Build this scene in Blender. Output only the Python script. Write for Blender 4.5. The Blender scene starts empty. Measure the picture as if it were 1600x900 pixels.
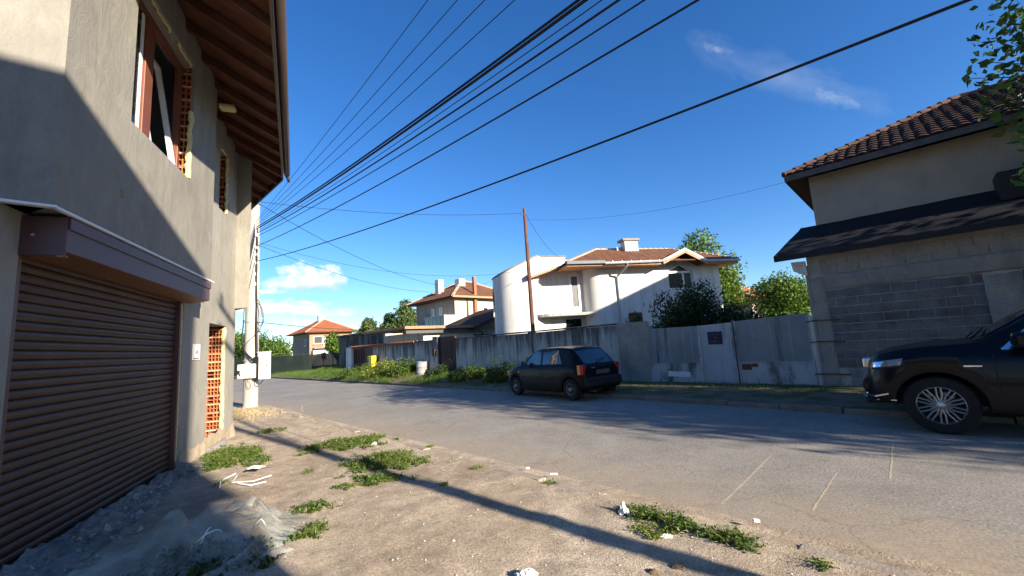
import bpy, bmesh, math, random
import numpy as np
from mathutils import Vector, Matrix, noise as mnoise
random.seed(7); RNG = np.random.default_rng(11)
SC = bpy.context.scene; COL = SC.collection
R = math.radians
# ------------------------------------------------------------------ materials
def _n(nt, t, **kw):
    n = nt.nodes.new(t)
    for k, v in kw.items(): setattr(n, k, v)
    return n
def _val(nt, sock, v):
    if hasattr(v, 'is_linked') or isinstance(v, bpy.types.NodeSocket): nt.links.new(v, sock)
    else: sock.default_value = v
def math_(nt, op, a, b=None, c=None, clamp=False):
    n = _n(nt, 'ShaderNodeMath', operation=op, use_clamp=clamp)
    _val(nt, n.inputs[0], a)
    if b is not None: _val(nt, n.inputs[1], b)
    if c is not None: _val(nt, n.inputs[2], c)
    return n.outputs[0]
def ramp(nt, fac, stops):
    n = _n(nt, 'ShaderNodeValToRGB'); e = n.color_ramp.elements
    while len(e) < len(stops): e.new(0.5)
    for el, (p, c) in zip(e, stops):
        el.position = p; el.color = (*c, 1) if len(c) == 3 else c
    nt.links.new(fac, n.inputs[0]); return n.outputs[0]
def noise_(nt, vec, scale, detail=6, rough=.6, dist=0):
    n = _n(nt, 'ShaderNodeTexNoise'); n.inputs['Scale'].default_value = scale
    n.inputs['Detail'].default_value = detail; n.inputs['Roughness'].default_value = rough
    n.inputs['Distortion'].default_value = dist
    nt.links.new(vec, n.inputs['Vector']); return n.outputs['Fac']
def mapping(nt, vec, scale=(1, 1, 1), loc=(0, 0, 0), rot=(0, 0, 0)):
    n = _n(nt, 'ShaderNodeMapping'); n.inputs['Scale'].default_value = scale
    n.inputs['Location'].default_value = loc; n.inputs['Rotation'].default_value = rot
    nt.links.new(vec, n.inputs['Vector']); return n.outputs[0]
def mixc(nt, fac, a, b, mode='MIX'):
    n = _n(nt, 'ShaderNodeMix', data_type='RGBA', blend_type=mode)
    _val(nt, n.inputs[0], fac)
    for s, v in ((n.inputs[6], a), (n.inputs[7], b)):
        if isinstance(v, tuple): v = (*v, 1) if len(v) == 3 else v
        _val(nt, s, v)
    return n.outputs[2]
def base_mat(name):
    m = bpy.data.materials.new(name); m.use_nodes = True; nt = m.node_tree
    p = nt.nodes['Principled BSDF']; tc = _n(nt, 'ShaderNodeTexCoord')
    return m, nt, p, tc.outputs['Object']
def bump(nt, p, h, strength=.3, dist=.02):
    b = _n(nt, 'ShaderNodeBump'); b.inputs['Strength'].default_value = strength
    b.inputs['Distance'].default_value = dist
    nt.links.new(h, b.inputs['Height']); nt.links.new(b.outputs[0], p.inputs['Normal'])
def mat(name, c1, c2, scale=1.5, rough=.9, bmp=.25, bscale=60, fine=.25, metallic=0, spec=.3,
        stain=None, stain_amt=.6, stain_scale=(3, 3, .35), stain_pos=(.52, .68), coat=0, bdist=.01, spots=None):
    m, nt, p, co = base_mat(name)
    a = noise_(nt, co, scale, 7, .62)
    col = ramp(nt, a, [(.3, c1), (.7, c2)])
    f = noise_(nt, co, bscale, 4, .7)
    k = ramp(nt, f, [(.25, (1 - fine,) * 3), (.75, (1 + fine * .35,) * 3)])
    col = mixc(nt, 1.0, col, k, 'MULTIPLY')
    if stain:
        s = noise_(nt, mapping(nt, co, stain_scale), 1.0, 6, .65)
        fac = ramp(nt, s, [(stain_pos[0], (0, 0, 0)), (stain_pos[1], (stain_amt,) * 3)])
        col = mixc(nt, fac, col, stain)
    if spots:
        s = noise_(nt, co, spots[1], 5, .7)
        fac = ramp(nt, s, [(spots[2], (0, 0, 0)), (spots[2] + .05, (1, 1, 1))])
        col = mixc(nt, fac, col, spots[0])
    nt.links.new(col, p.inputs['Base Color'])
    p.inputs['Roughness'].default_value = rough; p.inputs['Metallic'].default_value = metallic
    p.inputs['Specular IOR Level'].default_value = spec; p.inputs['Coat Weight'].default_value = coat
    p.inputs['Coat Roughness'].default_value = .05
    if bmp: bump(nt, p, f, bmp, bdist)
    return m
def leaf_mat(name, dark, mid, light, trans=.35, rough=.5):
    m, nt, p, co = base_mat(name)
    g = _n(nt, 'ShaderNodeNewGeometry')
    col = ramp(nt, g.outputs['Random Per Island'], [(0, dark), (.5, mid), (1, light)])
    nt.links.new(col, p.inputs['Base Color']); p.inputs['Roughness'].default_value = rough
    p.inputs['Specular IOR Level'].default_value = .35
    t = _n(nt, 'ShaderNodeBsdfTranslucent')
    tc = mixc(nt, 1, col, (1.0, 1.05, .45), 'MULTIPLY'); nt.links.new(tc, t.inputs[0])
    mx = _n(nt, 'ShaderNodeMixShader'); mx.inputs[0].default_value = trans
    out = nt.nodes['Material Output']
    nt.links.new(p.outputs[0], mx.inputs[1]); nt.links.new(t.outputs[0], mx.inputs[2]); nt.links.new(mx.outputs[0], out.inputs[0])
    return m
def glass_mat(name, col=(.01, .012, .014), rough=.03, alpha=1.0):
    m, nt, p, co = base_mat(name)
    p.inputs['Base Color'].default_value = (*col, 1); p.inputs['Roughness'].default_value = rough
    p.inputs['Specular IOR Level'].default_value = .9; p.inputs['Coat Weight'].default_value = .6; p.inputs['Coat Roughness'].default_value = .02
    if alpha < 1:
        t = _n(nt, 'ShaderNodeBsdfTransparent'); t.inputs[0].default_value = (.75, .82, .85, 1)
        mx = _n(nt, 'ShaderNodeMixShader'); mx.inputs[0].default_value = alpha
        nt.links.new(t.outputs[0], mx.inputs[1]); nt.links.new(p.outputs[0], mx.inputs[2])
        nt.links.new(mx.outputs[0], nt.nodes['Material Output'].inputs[0])
    return m
# ------------------------------------------------------------------ mesh builder
class MB:
    def __init__(s): s.v = []; s.f = []
    def add(s, vs, fs):
        o = len(s.v); s.v.extend([tuple(map(float, q)) for q in vs]); s.f.extend([tuple(i + o for i in f) for f in fs])
    def box(s, x0, x1, y0, y1, z0, z1):
        s.add([(x0, y0, z0), (x1, y0, z0), (x1, y1, z0), (x0, y1, z0), (x0, y0, z1), (x1, y0, z1), (x1, y1, z1), (x0, y1, z1)],
              [(3, 2, 1, 0), (4, 5, 6, 7), (0, 1, 5, 4), (1, 2, 6, 5), (2, 3, 7, 6), (3, 0, 4, 7)])
    def quad(s, *p): s.add(p, [tuple(range(len(p)))])
    def prism(s, poly, z0, z1):
        n = len(poly)
        zz0 = z0 if hasattr(z0, '__len__') else [z0] * n; zz1 = z1 if hasattr(z1, '__len__') else [z1] * n
        s.add([(x, y, zz0[i]) for i, (x, y) in enumerate(poly)] + [(x, y, zz1[i]) for i, (x, y) in enumerate(poly)],
              [tuple(range(n))[::-1], tuple(range(n, 2 * n))] + [(i, (i + 1) % n, n + (i + 1) % n, n + i) for i in range(n)])
    def extrude(s, pts, vec):
        n = len(pts); q = [tuple(np.add(p, vec)) for p in pts]
        s.add(list(pts) + q, [tuple(range(n))[::-1], tuple(range(n, 2 * n))] + [(i, (i + 1) % n, n + (i + 1) % n, n + i) for i in range(n)])
    def tube(s, pts, r, n=6, caps=True):
        pts = [np.array(p, float) for p in pts]; m = len(pts)
        rr = r if hasattr(r, '__len__') else [r] * m
        vs = []; prev = None
        for i, p in enumerate(pts):
            d = pts[min(i + 1, m - 1)] - pts[max(i - 1, 0)]; d = d / (np.linalg.norm(d) + 1e-9)
            a = prev if prev is not None else (np.array([0, 0, 1.]) if abs(d[2]) < .9 else np.array([1., 0, 0]))
            u = a - d * (a @ d); u /= np.linalg.norm(u) + 1e-9; prev = u; w = np.cross(d, u)
            for k in range(n):
                t = 2 * math.pi * k / n; vs.append(p + rr[i] * (math.cos(t) * u + math.sin(t) * w))
        fs = [(i * n + k, i * n + (k + 1) % n, (i + 1) * n + (k + 1) % n, (i + 1) * n + k) for i in range(m - 1) for k in range(n)]
        if caps: fs += [tuple(range(n))[::-1], tuple((m - 1) * n + k for k in range(n))]
        s.add(vs, fs)
    def lathe(s, prof, n=24, axis='z', c=(0, 0, 0)):
        vs = []
        for r, h in prof:
            for k in range(n):
                t = 2 * math.pi * k / n; a, b = r * math.cos(t), r * math.sin(t)
                q = (a, b, h) if axis == 'z' else ((a, h, b) if axis == 'y' else (h, a, b))
                vs.append((q[0] + c[0], q[1] + c[1], q[2] + c[2]))
        m = len(prof)
        fs = [(i * n + k, i * n + (k + 1) % n, (i + 1) * n + (k + 1) % n, (i + 1) * n + k) for i in range(m - 1) for k in range(n)]
        s.add(vs, fs)
    def grid(s, fn, nu, nv):
        vs = [fn(i / nu, j / nv) for j in range(nv + 1) for i in range(nu + 1)]
        s.add(vs, [(j * (nu + 1) + i, j * (nu + 1) + i + 1, (j + 1) * (nu + 1) + i + 1, (j + 1) * (nu + 1) + i) for j in range(nv) for i in range(nu)])
    def panel(s, x0, x1, z0, z1, y0, y1, holes=()):
        xs = sorted({x0, x1, *[h[0] for h in holes], *[h[1] for h in holes]})
        for a, b in zip(xs, xs[1:]):
            m = (a + b) / 2; cur = z0
            for h in sorted([h for h in holes if h[0] <= m <= h[1]], key=lambda h: h[2]):
                if h[2] > cur: s.box(a, b, y0, y1, cur, h[2])
                cur = h[3]
            if cur < z1: s.box(a, b, y0, y1, cur, z1)
    def build(s, name, m, parent=None, smooth=False, bevel=0, loc=None, angle=40, fix=True):
        me = bpy.data.meshes.new(name); me.from_pydata(s.v, [], s.f); me.update()
        if fix:
            bm = bmesh.new(); bm.from_mesh(me); bmesh.ops.recalc_face_normals(bm, faces=bm.faces); bm.to_mesh(me); bm.free()
        me.materials.append(m)
        o = bpy.data.objects.new(name, me); COL.objects.link(o)
        if parent: o.parent = parent
        if loc: o.location = loc
        if smooth:
            me.shade_smooth()
            try: me.set_sharp_from_angle(angle=R(angle))
            except Exception: pass
        if bevel:
            b = o.modifiers.new('bevel', 'BEVEL'); b.width = bevel; b.segments = 2; b.limit_method = 'ANGLE'
        return o
def tag(o, label=None, cat=None, group=None, kind=None):
    if label: o['label'] = label
    if cat: o['category'] = cat
    if group: o['group'] = group
    if kind: o['kind'] = kind
    return o
def thing(name, label, cat, loc=(0, 0, 0), rz=0, group=None):
    o = bpy.data.objects.new(name, None); COL.objects.link(o); o.empty_display_size = .2
    o.location = loc; o.rotation_euler = (0, 0, R(rz)); return tag(o, label, cat, group)
def copy_tree(o, parent=None):
    c = o.copy(); COL.objects.link(c)
    if parent: c.parent = parent
    for ch in list(o.children): copy_tree(ch, c)
    return c
def fbm(x, y, s=1.0, z=0.0): return mnoise.fractal(Vector((x * s, y * s, z)), 1.0, 2.0, 5)
# tile roof face in plane e0-e1 (eave) t0-t1 (top)
def tiles(mb, e0, e1, t0, t1, tw=.23, course=.33, h=.03, sub=5):
    e0, e1, t0, t1 = [np.array(p, float) for p in (e0, e1, t0, t1)]
    eu = e1 - e0; L = np.linalg.norm(eu); eu /= L
    n = np.cross(eu, t0 - e0); n /= np.linalg.norm(n)
    if n[2] < 0: n = -n
    ev = np.cross(n, eu)
    if ev[2] < 0: ev = -ev
    a0, a1 = (t0 - e0) @ eu, (t1 - e0) @ eu; H = (t0 - e0) @ ev
    K = max(1, int(round(H / course)))
    for k in range(K):
        v0, v1 = k / K, (k + 1) / K; jit = random.uniform(-.006, .006)
        l, r = a0 * v0, L + (a1 - L) * v0; l1, r1 = a0 * v1, L + (a1 - L) * v1
        ua, ub = min(l, l1), max(r, r1)
        if r - l < .02: continue
        us = [l] + list(np.arange(math.ceil(l / (tw / sub)) * tw / sub, r, tw / sub)) + [r]
        low = []; up = []; base = []
        for u in us:
            ph = (u / tw) % 1.0; w = h * (abs(math.sin(math.pi * ph)) - .3) + .004 * math.sin(u * 37.7 + k * 5.1)
            q = e0 + eu * u + ev * (H * v0 + jit)
            low.append(q + n * (w + .035)); base.append(q + n * (w * .5 - .01))
            uu = min(max(u, l1), r1)
            up.append(e0 + eu * uu + ev * (H * v1 + .03) + n * w)
        m = len(us)
        mb.add(low + up + base, [(i, i + 1, m + i + 1, m + i) for i in range(m - 1)] + [(i + 1, i, 2 * m + i, 2 * m + i + 1) for i in range(m - 1)])
def ridge_caps(mb, a, b, r=.1, step=.36):
    a, b = np.array(a, float), np.array(b, float); L = np.linalg.norm(b - a); n = max(1, int(L / step))
    for i in range(n):
        p, q = a + (b - a) * i / n, a + (b - a) * (i + 1.12) / n
        mb.tube([p + (0, 0, .035), q + (0, 0, .0)], [r * 1.05, r * .9], 7)
# hollow clay brick jamb: lattice of bars in plane spanned by vector u (width) at z range
def hollow_bricks(parent, p0, u, z0, z1, nrm, mats, name='brick_jamb', cols=4, ch=.2):
    p0, u, nrm = np.array(p0, float), np.array(u, float), np.array(nrm, float); W = np.linalg.norm(u); uh = u / W
    mb = MB(); mm = MB()
    def bar(a0, a1, b0, b1, d0, d1, M):
        q = [p0 + uh * a + nrm * d + (0, 0, b) for a, d, b in ((a0, d0, b0), (a1, d0, b0), (a1, d1, b0), (a0, d1, b0), (a0, d0, b1), (a1, d0, b1), (a1, d1, b1), (a0, d1, b1))]
        M.add(q, [(3, 2, 1, 0), (4, 5, 6, 7), (0, 1, 5, 4), (1, 2, 6, 5), (2, 3, 7, 6), (3, 0, 4, 7)])
    z = z0; D = .11
    while z < z1 - .02:
        zt = min(z + ch - .014, z1); off = random.uniform(-.012, .004); t = .012
        wj = random.uniform(-.01, .01)
        for r in range(3):
            zb = z + (zt - z - t) * r / 2
            bar(0, W + wj, zb, zb + t, -D, off, mb)
        for c in range(cols + 1):
            if random.random() < .06: continue
            a = (W - t) * c / cols
            bar(a, a + t, z + t, zt - .0, -D, off - .001, mb)
        bar(-.005, W, zt - .005, zt + .016, -D + .02, off + random.uniform(-.01, .01), mm)
        z += ch
    o = mb.build(name, mats[0], parent)
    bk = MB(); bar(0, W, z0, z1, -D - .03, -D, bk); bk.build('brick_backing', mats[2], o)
    mm.build('mortar', mats[1], o); return o
# leaves ---------------------------------------------------------------
def leaves_mesh(name, P, N, size, m, parent=None, shape='leaf', jitter=.35, fold=.25, droop=0):
    n = len(P); P = np.asarray(P, float)
    d = N + RNG.normal(0, .6, (n, 3)); d[:, 2] -= droop; d /= np.linalg.norm(d, axis=1)[:, None]
    a = RNG.normal(0, 1, (n, 3)); a -= d * (a * d).sum(1)[:, None]; a /= np.linalg.norm(a, axis=1)[:, None]
    b = np.cross(d, a); s = size * (1 + RNG.uniform(-jitter, jitter, n))[:, None]
    # leaf lies in (a=length, b=width); d = normal, folded a little
    V = np.stack([P, P + a * s * .5 + b * s * .36 + d * s * fold * .4, P + a * s * 1.05 - d * s * .12, P + a * s * .5 - b * s * .36 + d * s * fold * .4], 1).reshape(-1, 3)
    me = bpy.data.meshes.new(name); me.vertices.add(4 * n); me.vertices.foreach_set('co', V.ravel())
    me.loops.add(4 * n); me.loops.foreach_set('vertex_index', np.arange(4 * n, dtype=np.int32))
    me.polygons.add(n); me.polygons.foreach_set('loop_start', np.arange(0, 4 * n, 4, dtype=np.int32))
    try: me.polygons.foreach_set('loop_total', np.full(n, 4, dtype=np.int32))
    except Exception: pass
    me.update(calc_edges=True); me.materials.append(m)
    o = bpy.data.objects.new(name, me); COL.objects.link(o)
    if parent: o.parent = parent
    return o
def blob_points(clumps, n, rmin=.55):
    c = np.array(clumps, float); w = c[:, 3] ** 1.9; w /= w.sum()
    idx = RNG.choice(len(c), n, p=w); d = RNG.normal(0, 1, (n, 3)); d /= np.linalg.norm(d, axis=1)[:, None]
    r = rmin + (1.05 - rmin) * RNG.random(n) ** .6
    wob = 1 + .28 * np.sin(d[:, 0] * 5 + idx * 1.7) * np.sin(d[:, 2] * 6 + idx) + .15 * np.sin(d[:, 1] * 11 + idx * 3)
    return c[idx, :3] + d * (c[idx, 3] * r * wob)[:, None], d
def tree(name, label, base, h, crown, n, size, lm, bark, cat='tree', group=None, r0=.14, nclump=16, cr=None, droop=.2, conic=False, seed=0, sub=.42, extra=()):
    rs = random.Random(seed); t = thing(name, label, cat, base, 0, group)
    cx, cy, cz, rx, rz_ = crown; cl = []
    for i in range(nclump):
        while True:
            a, b, c = [rs.uniform(-1, 1) for _ in range(3)]
            if a * a + b * b + c * c < 1: break
        k = 1.0 if not conic else max(.18, 1.15 - (c + 1) / 2) * 1.15
        cl.append((cx + a * rx * .72 * k, cy + b * rx * .72 * k, cz + c * rz_ * .78, rx * sub * rs.uniform(.7, 1.25) * (1 if not conic else max(.5, k))))
    cl += list(extra); mb = MB(); top = (cx * .7, cy * .7, cz + rz_ * .4)
    mb.tube([(0, 0, -.1), (cx * .15, cy * .15, h * .5), (cx * .4, cy * .4, h), top], [r0 * 1.25, r0, r0 * .8, r0 * .25], 9)
    for q in cl:
        s = rs.uniform(.3, .95); p = np.array([cx * .4 * s, cy * .4 * s, h * .55 + (cz - h * .55) * s * .8]); e = np.array(q[:3])
        mid = (p + e) / 2 + np.array([rs.uniform(-.15, .15) * rx, rs.uniform(-.15, .15) * rx, .08 * rx])
        mb.tube([p, mid, e], [r0 * .38, r0 * .22, r0 * .06], 5)
        for _ in range(3):
            e2 = e + np.array([rs.uniform(-1, 1), rs.uniform(-1, 1), rs.uniform(-.6, .9)]) * q[3]
            mb.tube([mid, (mid + e2) / 2 + (0, 0, .05), e2], [r0 * .16, r0 * .1, r0 * .03], 4)
    mb.build('trunk', bark, t, smooth=True)
    P, D = blob_points(cl, n)
    leaves_mesh('crown', P, D, size, lm, t, droop=droop)
    return t
# ------------------------------------------------------------------ palette
M = {}
M['plaster'] = mat('grey_cement_plaster', (.225, .215, .185), (.30, .285, .242), .9, .92, .35, 45, .16, stain=(.14, .135, .122), stain_amt=.35, stain_scale=(1.6, 1.6, .5), bdist=.006)
M['plaster_low'] = mat('pale_cement_plaster', (.29, .275, .235), (.37, .35, .30), 1.1, .92, .35, 45, .16, stain=(.25, .23, .19), stain_amt=.3, bdist=.006)
def plaster2(name, c1, c2, dark, light):
    m, nt, p, co = base_mat(name)
    a = noise_(nt, co, .7, 8, .66, .6); col = ramp(nt, a, [(.3, c1), (.7, c2)])
    st = noise_(nt, mapping(nt, co, (4.5, 4.5, .45)), 1.0, 7, .7, .4); col = mixc(nt, ramp(nt, st, [(.5, (0, 0, 0)), (.72, (.42,) * 3)]), col, dark)
    s2 = noise_(nt, mapping(nt, co, (1.1, 1.1, 2.3), (3, 1, 7)), 1.0, 7, .7, .8); col = mixc(nt, ramp(nt, s2, [(.58, (0, 0, 0)), (.66, (.35,) * 3)]), col, light)
    md = noise_(nt, mapping(nt, co, (6, 6, 2.2)), 1.0, 6, .7, 1.0); col = mixc(nt, .9, col, ramp(nt, md, [(.3, (.84,) * 3), (.7, (1.08,) * 3)]), 'MULTIPLY')
    f = noise_(nt, co, 70, 4, .75); col = mixc(nt, 1, col, ramp(nt, f, [(.3, (.9,) * 3), (.7, (1.06,) * 3)]), 'MULTIPLY')
    v = _n(nt, 'ShaderNodeTexVoronoi', feature='DISTANCE_TO_EDGE'); v.inputs['Scale'].default_value = .9
    nz = _n(nt, 'ShaderNodeTexNoise'); nz.inputs['Scale'].default_value = 1.1; nz.inputs['Detail'].default_value = 7; nt.links.new(co, nz.inputs['Vector']); wv = _n(nt, 'ShaderNodeVectorMath', operation='ADD'); nt.links.new(co, wv.inputs[0]); nt.links.new(nz.outputs['Color'], wv.inputs[1]); nt.links.new(wv.outputs[0], v.inputs['Vector'])
    ck = ramp(nt, v.outputs['Distance'], [(0, (.72,) * 3), (.0035, (1, 1, 1))]); col = mixc(nt, ramp(nt, a, [(.5, (0, 0, 0)), (.62, (.8,) * 3)]), col, mixc(nt, 1, col, ck, 'MULTIPLY'))
    nt.links.new(col, p.inputs['Base Color']); p.inputs['Roughness'].default_value = .94; p.inputs['Specular IOR Level'].default_value = .2
    bump(nt, p, math_(nt, 'ADD', math_(nt, 'MULTIPLY', md, 1.5), math_(nt, 'MULTIPLY', f, .5)), .5, .014); return m
M['plaster'] = plaster2('grey_cement_plaster', (.215, .205, .178), (.3, .285, .243), (.15, .145, .13), (.37, .35, .3))
M['plaster_low'] = plaster2('pale_cement_plaster', (.28, .267, .228), (.37, .35, .3), (.2, .185, .155), (.44, .42, .37))
def stained_wall():
    m, nt, p, co = base_mat('weathered_wall_concrete')
    a = noise_(nt, co, 1.6, 7, .65); col = ramp(nt, a, [(.3, (.38, .365, .335)), (.7, (.56, .54, .5))])
    sx = _n(nt, 'ShaderNodeSeparateXYZ'); nt.links.new(co, sx.inputs[0])
    up = math_(nt, 'MULTIPLY_ADD', sx.outputs[2], .38, -.42)      # drips run down from the coping
    st = noise_(nt, mapping(nt, co, (4.6, 4.6, .32)), 1.0, 7, .7); st = math_(nt, 'ADD', st, math_(nt, 'MULTIPLY', up, .55))
    col = mixc(nt, ramp(nt, st, [(.5, (0, 0, 0)), (.68, (.88,) * 3)]), col, (.075, .073, .07))
    lo = noise_(nt, mapping(nt, co, (1.8, 1.8, 2.4), (9, 2, 1)), 1.0, 7, .7); lo = math_(nt, 'ADD', lo, math_(nt, 'MULTIPLY_ADD', sx.outputs[2], -.25, .12))
    col = mixc(nt, ramp(nt, lo, [(.55, (0, 0, 0)), (.72, (.7,) * 3)]), col, (.2, .17, .12))
    f = noise_(nt, co, 45, 4, .75); col = mixc(nt, 1, col, ramp(nt, f, [(.28, (.75,) * 3), (.7, (1.08,) * 3)]), 'MULTIPLY')
    nt.links.new(col, p.inputs['Base Color']); p.inputs['Roughness'].default_value = .95; p.inputs['Specular IOR Level'].default_value = .2
    bump(nt, p, math_(nt, 'ADD', f, math_(nt, 'MULTIPLY', a, 1.2)), .5, .015); return m
M['wall_conc'] = None
M['rough_concrete'] = mat('rough_concrete', (.16, .15, .135), (.33, .31, .27), 3, .95, .9, 25, .35, bdist=.03)
M['white_trim'] = mat('white_plastic_trim', (.72, .72, .7), (.8, .8, .78), 2, .5, 0, fine=.05)
M['shutter'] = mat('brown_shutter_slats', (.05, .025, .017), (.082, .041, .028), .7, .5, .05, 80, .12, spec=.3, stain=(.14, .1, .07), stain_amt=.25, stain_scale=(1.2, 1.2, 1.5))
M['shutter_box'] = mat('brown_shutter_box_metal', (.095, .05, .05), (.12, .066, .066), 1, .45, .03, 90, .08, spec=.35)
M['box_under'] = mat('brown_shutter_underside', (.16, .075, .035), (.2, .095, .045), 1, .5, .03, 90, .08)
M['foam'] = mat('yellow_mounting_foam', (.62, .5, .22), (.78, .68, .38), 9, .9, .8, 40, .25, bdist=.02)
M['brick'] = mat('hollow_clay_brick', (.42, .13, .05), (.55, .2, .08), 6, .9, .4, 60, .3)
M['brick_dark'] = mat('brick_cavity_shade', (.1, .03, .015), (.16, .05, .025), 6, .95, .4, 60, .3)  # shade inside the brick holes is put into this darker backing colour
M['mortar'] = mat('pale_mortar', (.45, .4, .32), (.58, .53, .45), 8, .95, .6, 60, .3, bdist=.02)
M['pvc_brown'] = mat('brown_window_profile', (.16, .055, .03), (.2, .07, .04), 2, .45, .02, 80, .1, spec=.4)
M['pvc_white'] = mat('white_window_profile', (.74, .74, .73), (.82, .82, .81), 2, .4, 0, fine=.05)
M['glass'] = glass_mat('window_glass', (.02, .025, .03), .02, .55)
M['glass_dark'] = glass_mat('dark_window_glass')
M['interior'] = mat('interior_wall', (.3, .29, .27), (.38, .37, .34), 1, .95, .1)
M['soffit'] = mat('brown_soffit_planks', (.085, .032, .017), (.17, .068, .036), 3, .7, .3, 40, .4, stain=(.05, .018, .01), stain_amt=.7, stain_scale=(14, .8, 4))
M['rafter'] = mat('brown_rafter_wood', (.08, .03, .016), (.15, .06, .032), 4, .7, .3, 50, .35)
M['gutter'] = mat('dark_brown_gutter', (.05, .036, .03), (.07, .05, .042), 2, .4, .02, 60, .1, spec=.5)
M['fascia'] = mat('grey_brown_fascia', (.12, .1, .08), (.16, .135, .11), 2, .6, .05, 60, .15)
M['tile_red'] = mat('red_clay_tiles', (.27, .085, .035), (.4, .15, .07), 2.2, .85, .3, 30, .4, stain=(.12, .07, .045), stain_amt=.5, stain_scale=(2, 2, 2))
M['tile_brown'] = mat('weathered_brown_tiles', (.13, .055, .03), (.22, .105, .06), 2.0, .88, .3, 30, .4, stain=(.1, .07, .05), stain_amt=.6, stain_scale=(1.5, 1.5, 1.5))
M['tile_old'] = mat('old_dark_red_tiles', (.026, .012, .01), (.06, .027, .018), 3.5, .9, .4, 30, .45, stain=(.03, .02, .018), stain_amt=.7, stain_scale=(2.5, 2.5, 2.5), spots=((.12, .06, .04), 6, .66))
M['ridge'] = mat('pale_ridge_mortar', (.42, .28, .2), (.55, .42, .33), 4, .9, .4, 30, .3)
M['pole_conc'] = mat('pole_concrete', (.36, .34, .3), (.47, .44, .39), 2, .93, .3, 60, .2, stain=(.5, .36, .22), stain_amt=.35, stain_scale=(3, 3, .5))
M['cabinet'] = mat('white_painted_cabinet', (.66, .66, .64), (.76, .76, .74), 2, .5, .02, 50, .1)
M['meter'] = mat('beige_meter_box', (.5, .47, .41), (.6, .57, .5), 3, .6, .05, 50, .15)
M['cable'] = mat('black_cable_rubber', (.012, .012, .013), (.02, .02, .022), 5, .6, 0, fine=.1)
M['ceramic'] = mat('white_ceramic', (.7, .68, .64), (.8, .79, .76), 5, .25, 0, fine=.1)
M['rust'] = mat('rusty_steel', (.1, .045, .025), (.2, .09, .05), 5, .8, .3, 50, .4)
M['rust_pole'] = mat('rusty_brown_pole', (.1, .045, .03), (.17, .08, .05), 3, .75, .2, 50, .3)
M['wall_conc'] = stained_wall()
M['gate'] = mat('old_grey_painted_sheet_metal', (.42, .43, .44), (.56, .57, .58), 1.4, .6, .1, 30, .18, spec=.35, stain=(.12, .115, .11), stain_amt=.75, stain_scale=(5, 5, .35), stain_pos=(.54, .7), spots=((.09, .075, .065), 3.2, .69))
M['gate_low'] = mat('dirty_grey_sheet_metal', (.4, .4, .4), (.52, .52, .52), 2, .7, .1, 30, .25, stain=(.08, .075, .07), stain_amt=.85, stain_scale=(2.4, 2.4, .9), stain_pos=(.5, .64), spots=((.07, .06, .05), 6, .62))
M['gate_pale'] = mat('pale_grey_sheet_metal', (.68, .7, .72), (.78, .8, .82), 1.4, .6, .1, 30, .15, spec=.35, stain=(.2, .19, .18), stain_amt=.6, stain_scale=(5, 5, .3), stain_pos=(.54, .72))
M['frame_steel'] = mat('dark_frame_steel', (.07, .065, .06), (.13, .115, .1), 5, .7, .2, 50, .3)
M['plaque'] = mat('dark_blue_plaque', (.01, .011, .04), (.014, .016, .055), 3, .4, 0, fine=.1)
M['chalk'] = mat('white_hand_paint', (.35, .35, .4), (.5, .5, .55), 9, .8, 0)
M['block'] = mat('grey_concrete_block', (.125, .122, .125), (.24, .235, .235), 2.6, .95, .8, 45, .4, bdist=.02, stain=(.045, .043, .045), stain_amt=.6, stain_scale=(1.6, 1.6, 1.6), spots=((.3, .29, .28), 3.5, .68))
M['block_mortar'] = mat('block_mortar', (.34, .33, .31), (.5, .48, .45), 4, .95, .6, 35, .3, bdist=.02)
M['cement'] = mat('rough_cement_render', (.26, .245, .22), (.38, .355, .315), 1.8, .95, .8, 28, .3, stain=(.15, .14, .125), stain_amt=.6, stain_scale=(2.5, 2.5, .7), bdist=.02)
M['house_render'] = mat('brown_grey_house_render', (.3, .26, .2), (.4, .35, .275), 1.2, .95, .6, 30, .2, stain=(.17, .15, .12), stain_amt=.5, stain_scale=(1.5, 1.5, .6), bdist=.015)
M['tar'] = mat('black_tar_paper', (.007, .0075, .01), (.014, .015, .019), 1.5, .75, .3, 20, .3, spots=((.03, .03, .033), 2.5, .68))
M['tar_edge'] = mat('tar_edge_board', (.018, .018, .02), (.03, .03, .032), 3, .8, .3, 30, .3)
M['white_paint'] = mat('white_house_render', (.6, .575, .53), (.7, .68, .635), 1.1, .9, .35, 45, .1, stain=(.3, .29, .265), stain_amt=.6, stain_scale=(2.6, 2.6, .28), stain_pos=(.5, .72), bdist=.006)
M['wood_orange'] = mat('orange_fascia_wood', (.42, .21, .1), (.55, .3, .16), 4, .7, .1, 40, .25)
M['zinc'] = mat('zinc_gutter_metal', (.36, .38, .4), (.46, .48, .5), 3, .45, .05, 40, .2, metallic=.3, spec=.5)
M['beige'] = mat('cream_house_render', (.56, .49, .35), (.66, .58, .43), .9, .92, .3, 35, .12, stain=(.42, .36, .26), stain_amt=.4, stain_scale=(1, 1, .4), bdist=.01)
M['brickish'] = mat('tan_bare_brick', (.3, .19, .115), (.4, .265, .17), 2.5, .95, .5, 20, .3)
M['grey_wall'] = mat('grey_house_wall', (.22, .2, .18), (.3, .275, .245), 2, .95, .4, 30, .25)
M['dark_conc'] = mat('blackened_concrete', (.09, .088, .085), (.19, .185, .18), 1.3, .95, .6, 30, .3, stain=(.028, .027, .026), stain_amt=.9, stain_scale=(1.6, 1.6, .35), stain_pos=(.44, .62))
M['lit_brickwork'] = mat('patched_pale_brickwork', (.5, .43, .33), (.62, .56, .45), 2, .95, .6, 25, .25, spots=((.33, .17, .09), 2.2, .56))
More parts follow.
